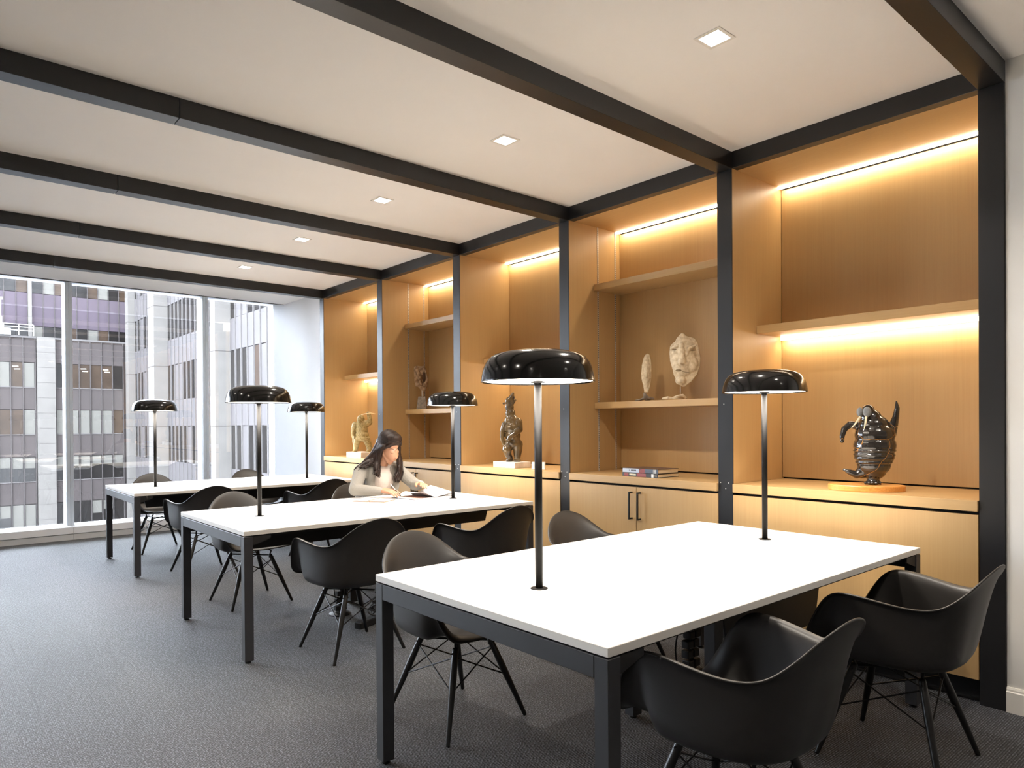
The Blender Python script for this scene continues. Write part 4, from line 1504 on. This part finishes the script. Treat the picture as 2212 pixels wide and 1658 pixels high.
for s in (-1, 1):
    tr.chain([loc_((2.90 + s * 0.075, 5.26, 0.520)), loc_((2.90 + s * 0.085, 4.87, 0.525)), loc_((2.90 + s * 0.085, 4.85, 0.13))], [0.090, 0.062, 0.050])
tr.chain([loc_((2.84, 5.28, 0.535)), loc_((2.96, 5.28, 0.535))], [0.095, 0.095])
link('trousers', remeshed(tr, 0.007, 4), DENIM, person)
for s in (-1, 1):
    sh_ = MB()
    sh_.chain([loc_((2.90 + s * 0.085, 4.865, 0.048)), loc_((2.90 + s * 0.085, 4.78, 0.044)), loc_((2.90 + s * 0.085, 4.70, 0.036))], [0.042, 0.042, 0.034])
    so_ = link('shoe', remeshed(sh_, 0.005, 4), SHOE, person)

# hair: a cap over the skull and long locks that fall behind the near shoulder and in front of the far one
hr = MB()
hr.ball(loc_(hp(0, -0.026, 0.044)), (0.086, 0.100, 0.090), HE, 28, 18)
hr.ball(loc_(hp(0, -0.060, -0.020)), (0.078, 0.060, 0.090), HE, 24, 16)
hr.ball(loc_(hp(0, 0.006, 0.066)), (0.0790, 0.0800, 0.0600), HE, 28, 18)
for sx in (-1, 1):                # front swoops from the parting to the temples
    hr.chain([loc_(hp(sx * 0.020, 0.068, 0.092)), loc_(hp(sx * 0.044, 0.062, 0.072)), loc_(hp(sx * 0.061, 0.046, 0.044)), loc_(hp(sx * 0.072, 0.024, 0.014)), loc_(hp(sx * 0.078, 0.004, -0.016))], [0.008, 0.011, 0.012, 0.014, 0.017])
HRND = random.Random(11)
locks = []


def lock(p0, pts, r0=0.017, r1=0.005, jit=0.010):
    p = [Vector(p0)] + [Vector(q) for q in pts]
    j = Vector((HRND.uniform(-jit, jit), HRND.uniform(-jit, jit), HRND.uniform(-jit, jit)))
    n = len(p)
    out_ = []
    for i_ in range(14):
        t = i_ / 13
        c = crom([tuple(v) for v in p], t)
        wv = 0.012 * t * math.sin(t * 15 + j.x * 400)
        out_.append(c + j * t + Vector((wv, wv * 0.6, 0)))
    rad = [r0 + (r1 - r0) * (k / 13) ** 1.3 for k in range(14)]
    hr.chain([loc_(v) for v in out_], rad, 10)
    locks.append(out_)


for k in range(15):               # near side: swept back over the right shoulder
    u = k / 14
    st = hp(-0.080 + 0.012 * u, 0.015 - 0.085 * u, 0.02 - 0.01 * u)
    lock(st, [(2.862 - 0.02 * u, 5.030 + 0.035 * u, 1.075), (2.835 - 0.045 * u, 5.030 + 0.05 * u, 1.015), (2.80 - 0.055 * u, 5.020 + 0.07 * u, 0.985 - 0.005 * u), (2.755 - 0.055 * u, 5.015 + 0.09 * u, 0.965 - 0.03 * u)], 0.018, 0.005, 0.014)
for k in range(9):                # near side: tresses hanging in front of the shoulder
    u = k / 8
    st = hp(-0.078, 0.000 - 0.03 * u, -0.02)
    lock(st, [(2.872 - 0.02 * u, 5.000 + 0.01 * u, 1.03), (2.862 - 0.03 * u, 4.990 + 0.01 * u, 0.975), (2.855 - 0.035 * u, 4.972, 0.93), (2.848 - 0.03 * u, 4.962, 0.885 + 0.02 * u)], 0.015, 0.004, 0.010)
for k in range(20):               # far side: long fall in front of the left shoulder
    u = k / 19
    st = hp(0.074 + 0.006 * u, 0.030 - 0.070 * u, 0.01)
    lock(st, [(3.034 + 0.014 * u, 4.972 + 0.03 * u, 1.06), (3.036 + 0.030 * u, 4.962 + 0.035 * u, 0.99), (3.014 + 0.052 * u, 4.948 + 0.04 * u, 0.92), (2.985 + 0.055 * u, 4.938 + 0.035 * u, 0.838 + 0.03 * abs(u - 0.5))], 0.019, 0.005, 0.012)
hmesh = remeshed(hr, 0.0036, 2)
hair = link('hair', hmesh, HAIR, person)
st_ = MB()
for lk in locks:
    for q in range(7):
        o_ = Vector((HRND.uniform(-1, 1), HRND.uniform(-1, 1), HRND.uniform(-0.3, 0.3))) * 0.017
        ph = HRND.uniform(0, 6)
        pts_ = [loc_(v + o_ * (1.0 - 0.3 * (i_ / 13)) + Vector((0.004 * math.sin(i_ * 0.8 + ph), 0.004 * math.cos(i_ * 0.7 + ph), 0)) * (i_ / 13)) for i_, v in enumerate(lk)]
        st_.tube(pts_, 0.0013, 4, False)
for (CAPC, CAPR, NS, Y0_, Y1_) in (((0, -0.026, 0.044), (0.0875, 0.1015, 0.0915), 230, -0.12, 0.045), ((0, 0.006, 0.066), (0.0805, 0.0815, 0.0615), 150, -0.03, 0.078)):
    for sx in (-1, 1):
        for q in range(NS):       # strands combed from the parting over the skull
            y_ = HRND.uniform(Y0_, Y1_)
            pts_ = []
            sw = HRND.uniform(-0.06, -0.01)
            rr_ = HRND.uniform(0.99, 1.012)
            a0_, a1_ = HRND.uniform(3, 30), HRND.uniform(80, 104)
            for i_ in range(12):
                t = i_ / 11
                an = math.radians(a0_ + (a1_ - a0_) * t) * sx
                yy = (y_ + (sw - 0.45 * max(0.0, y_)) * t - CAPC[1]) / CAPR[1]
                yy = max(-0.98, min(0.95, yy))
                k_ = math.sqrt(max(0.0, 1 - yy * yy)) * rr_
                wob = 0.0012 * math.sin(i_ * 1.3 + q)
                pts_.append(loc_(hp(CAPC[0] + CAPR[0] * k_ * math.sin(an) + wob, CAPC[1] + CAPR[1] * yy * rr_, CAPC[2] + CAPR[2] * k_ * math.cos(an))))
            st_.tube(pts_, 0.0010, 4, False)
so_ = st_.obj('hair_strands', HAIR, person, True)
so_['kind'] = 'stuff'

# ------------------------------------------------------------------ what she works with
KRAFT = plain('kraft_board', (158, 122, 82), 0.8, noise=0.06, nscale=60)
PAPER = plain('paper_white', (184, 184, 188), 0.8, noise=0.01, nscale=20)
NAVY = plain('navy_cover', (40, 40, 70), 0.5, noise=0.05)
PRINT = plain('magazine_print', (196, 150, 132), 0.6, noise=0.35, nscale=45)
nb = tag(empty('notebook', (2.655, 4.712, ZT + 0.0004), math.radians(-58)), 'open spiral notebook with kraft cover lying on the table by the writing hand', 'notebook')
for s in (-1, 1):
    MB().bbox(min(s * 0.004, s * 0.135), -0.095, 0, max(s * 0.004, s * 0.135), 0.095, 0.003, 0.0005).obj('cover', KRAFT, nb)
    h_ = 0.008 if s < 0 else 0.004
    MB().bbox(min(s * 0.007, s * 0.130), -0.091, 0.0031, max(s * 0.007, s * 0.130), 0.091, 0.003 + h_, 0.0005).obj('pages', PAPER, nb)
for k in range(18):
    y = -0.085 + 0.01 * k
    MB().tube([(0.010 * math.cos(a), y, 0.007 + 0.006 * math.sin(a)) for a in [i_ * math.pi / 8 for i_ in range(9)]], 0.0009, 6).obj('ring', ALU, nb)

mg = tag(empty('magazine', (3.086, 4.690, ZT + 0.0004), math.radians(8)), 'open magazine with pages lifting under the left hand of the woman', 'magazine')
MB().bbox(-0.215, -0.140, 0, 0.215, 0.140, 0.0012, 0.0004).obj('cover', NAVY, mg)
for s in (-1, 1):
    MB().bbox(min(s * 0.001, s * 0.208), -0.137, 0.0014, max(s * 0.001, s * 0.208), 0.137, 0.0050, 0.0005).obj('page_block', PAPER, mg)
    MB().box(min(s * 0.020, s * 0.190), -0.110, 0.0050, max(s * 0.020, s * 0.190), 0.10, 0.00505).obj('picture', PRINT, mg)


def sheet(name, edge_z, bend, tip, mat, w=0.205, side=1, ya=-0.135, yb=0.135):
    """page hinged at the spine and curling upward; curl grows along the page"""
    n, k = 16, 10
    vs_, fs = [], []
    for j in range(k + 1):
        fy = j / k
        y = ya + (yb - ya) * fy
        lift = edge_z * (0.35 + 0.65 * fy) if tip > 0 else edge_z * (1 - 0.65 * fy)
        for i_ in range(n + 1):
            t = i_ / n
            ang = lift * (t ** 0.7)
            x = w * t * math.cos(ang * 0.9)
            z = 0.0062 + w * t * math.sin(ang) + bend * math.sin(t * math.pi) * (0.4 + 0.6 * fy)
            vs_.append((side * x, y, z))
    for j in range(k):
        for i_ in range(n):
            a = j * (n + 1) + i_
            fs.append((a, a + 1, a + n + 2, a + n + 1))
    top = [(x, y, z + 0.0005) for x, y, z in vs_]
    o_ = len(vs_)
    f2 = [tuple(i_ + o_ for i_ in f_) for f_ in fs]
    MB().add(vs_ + top, [tuple(reversed(f_)) for f_ in fs] + f2).obj(name, mat, mg, True, fix=False)


sheet('page', 0.22, 0.008, 1, PAPER)
sheet('page', 0.33, 0.010, 1, PAPER)
sheet('page', 0.13, 0.012, 1, PAPER)
sheet('page', 0.36, 0.030, -1, PAPER, w=0.130, side=-1)
pen = tag(empty('pen', (0, 0, 0)), 'slim black and white pen held in the right hand of the woman', 'pen')
pa, pb_ = Vector((2.902, 4.722, 0.7400)), Vector((2.852, 4.808, 0.840))
pen.location = pa
MB().tube([Vector((0, 0, 0)), (pb_ - pa) * 0.06, (pb_ - pa) * 0.10, (pb_ - pa) * 0.55], [0.0006, 0.0025, 0.0042, 0.0042], 12).obj('barrel', SHOE, pen, True)
MB().tube([(pb_ - pa) * 0.551, (pb_ - pa) * 0.98, (pb_ - pa)], [0.0042, 0.0040, 0.0028], 12).obj('cap', PAPER, pen, True)
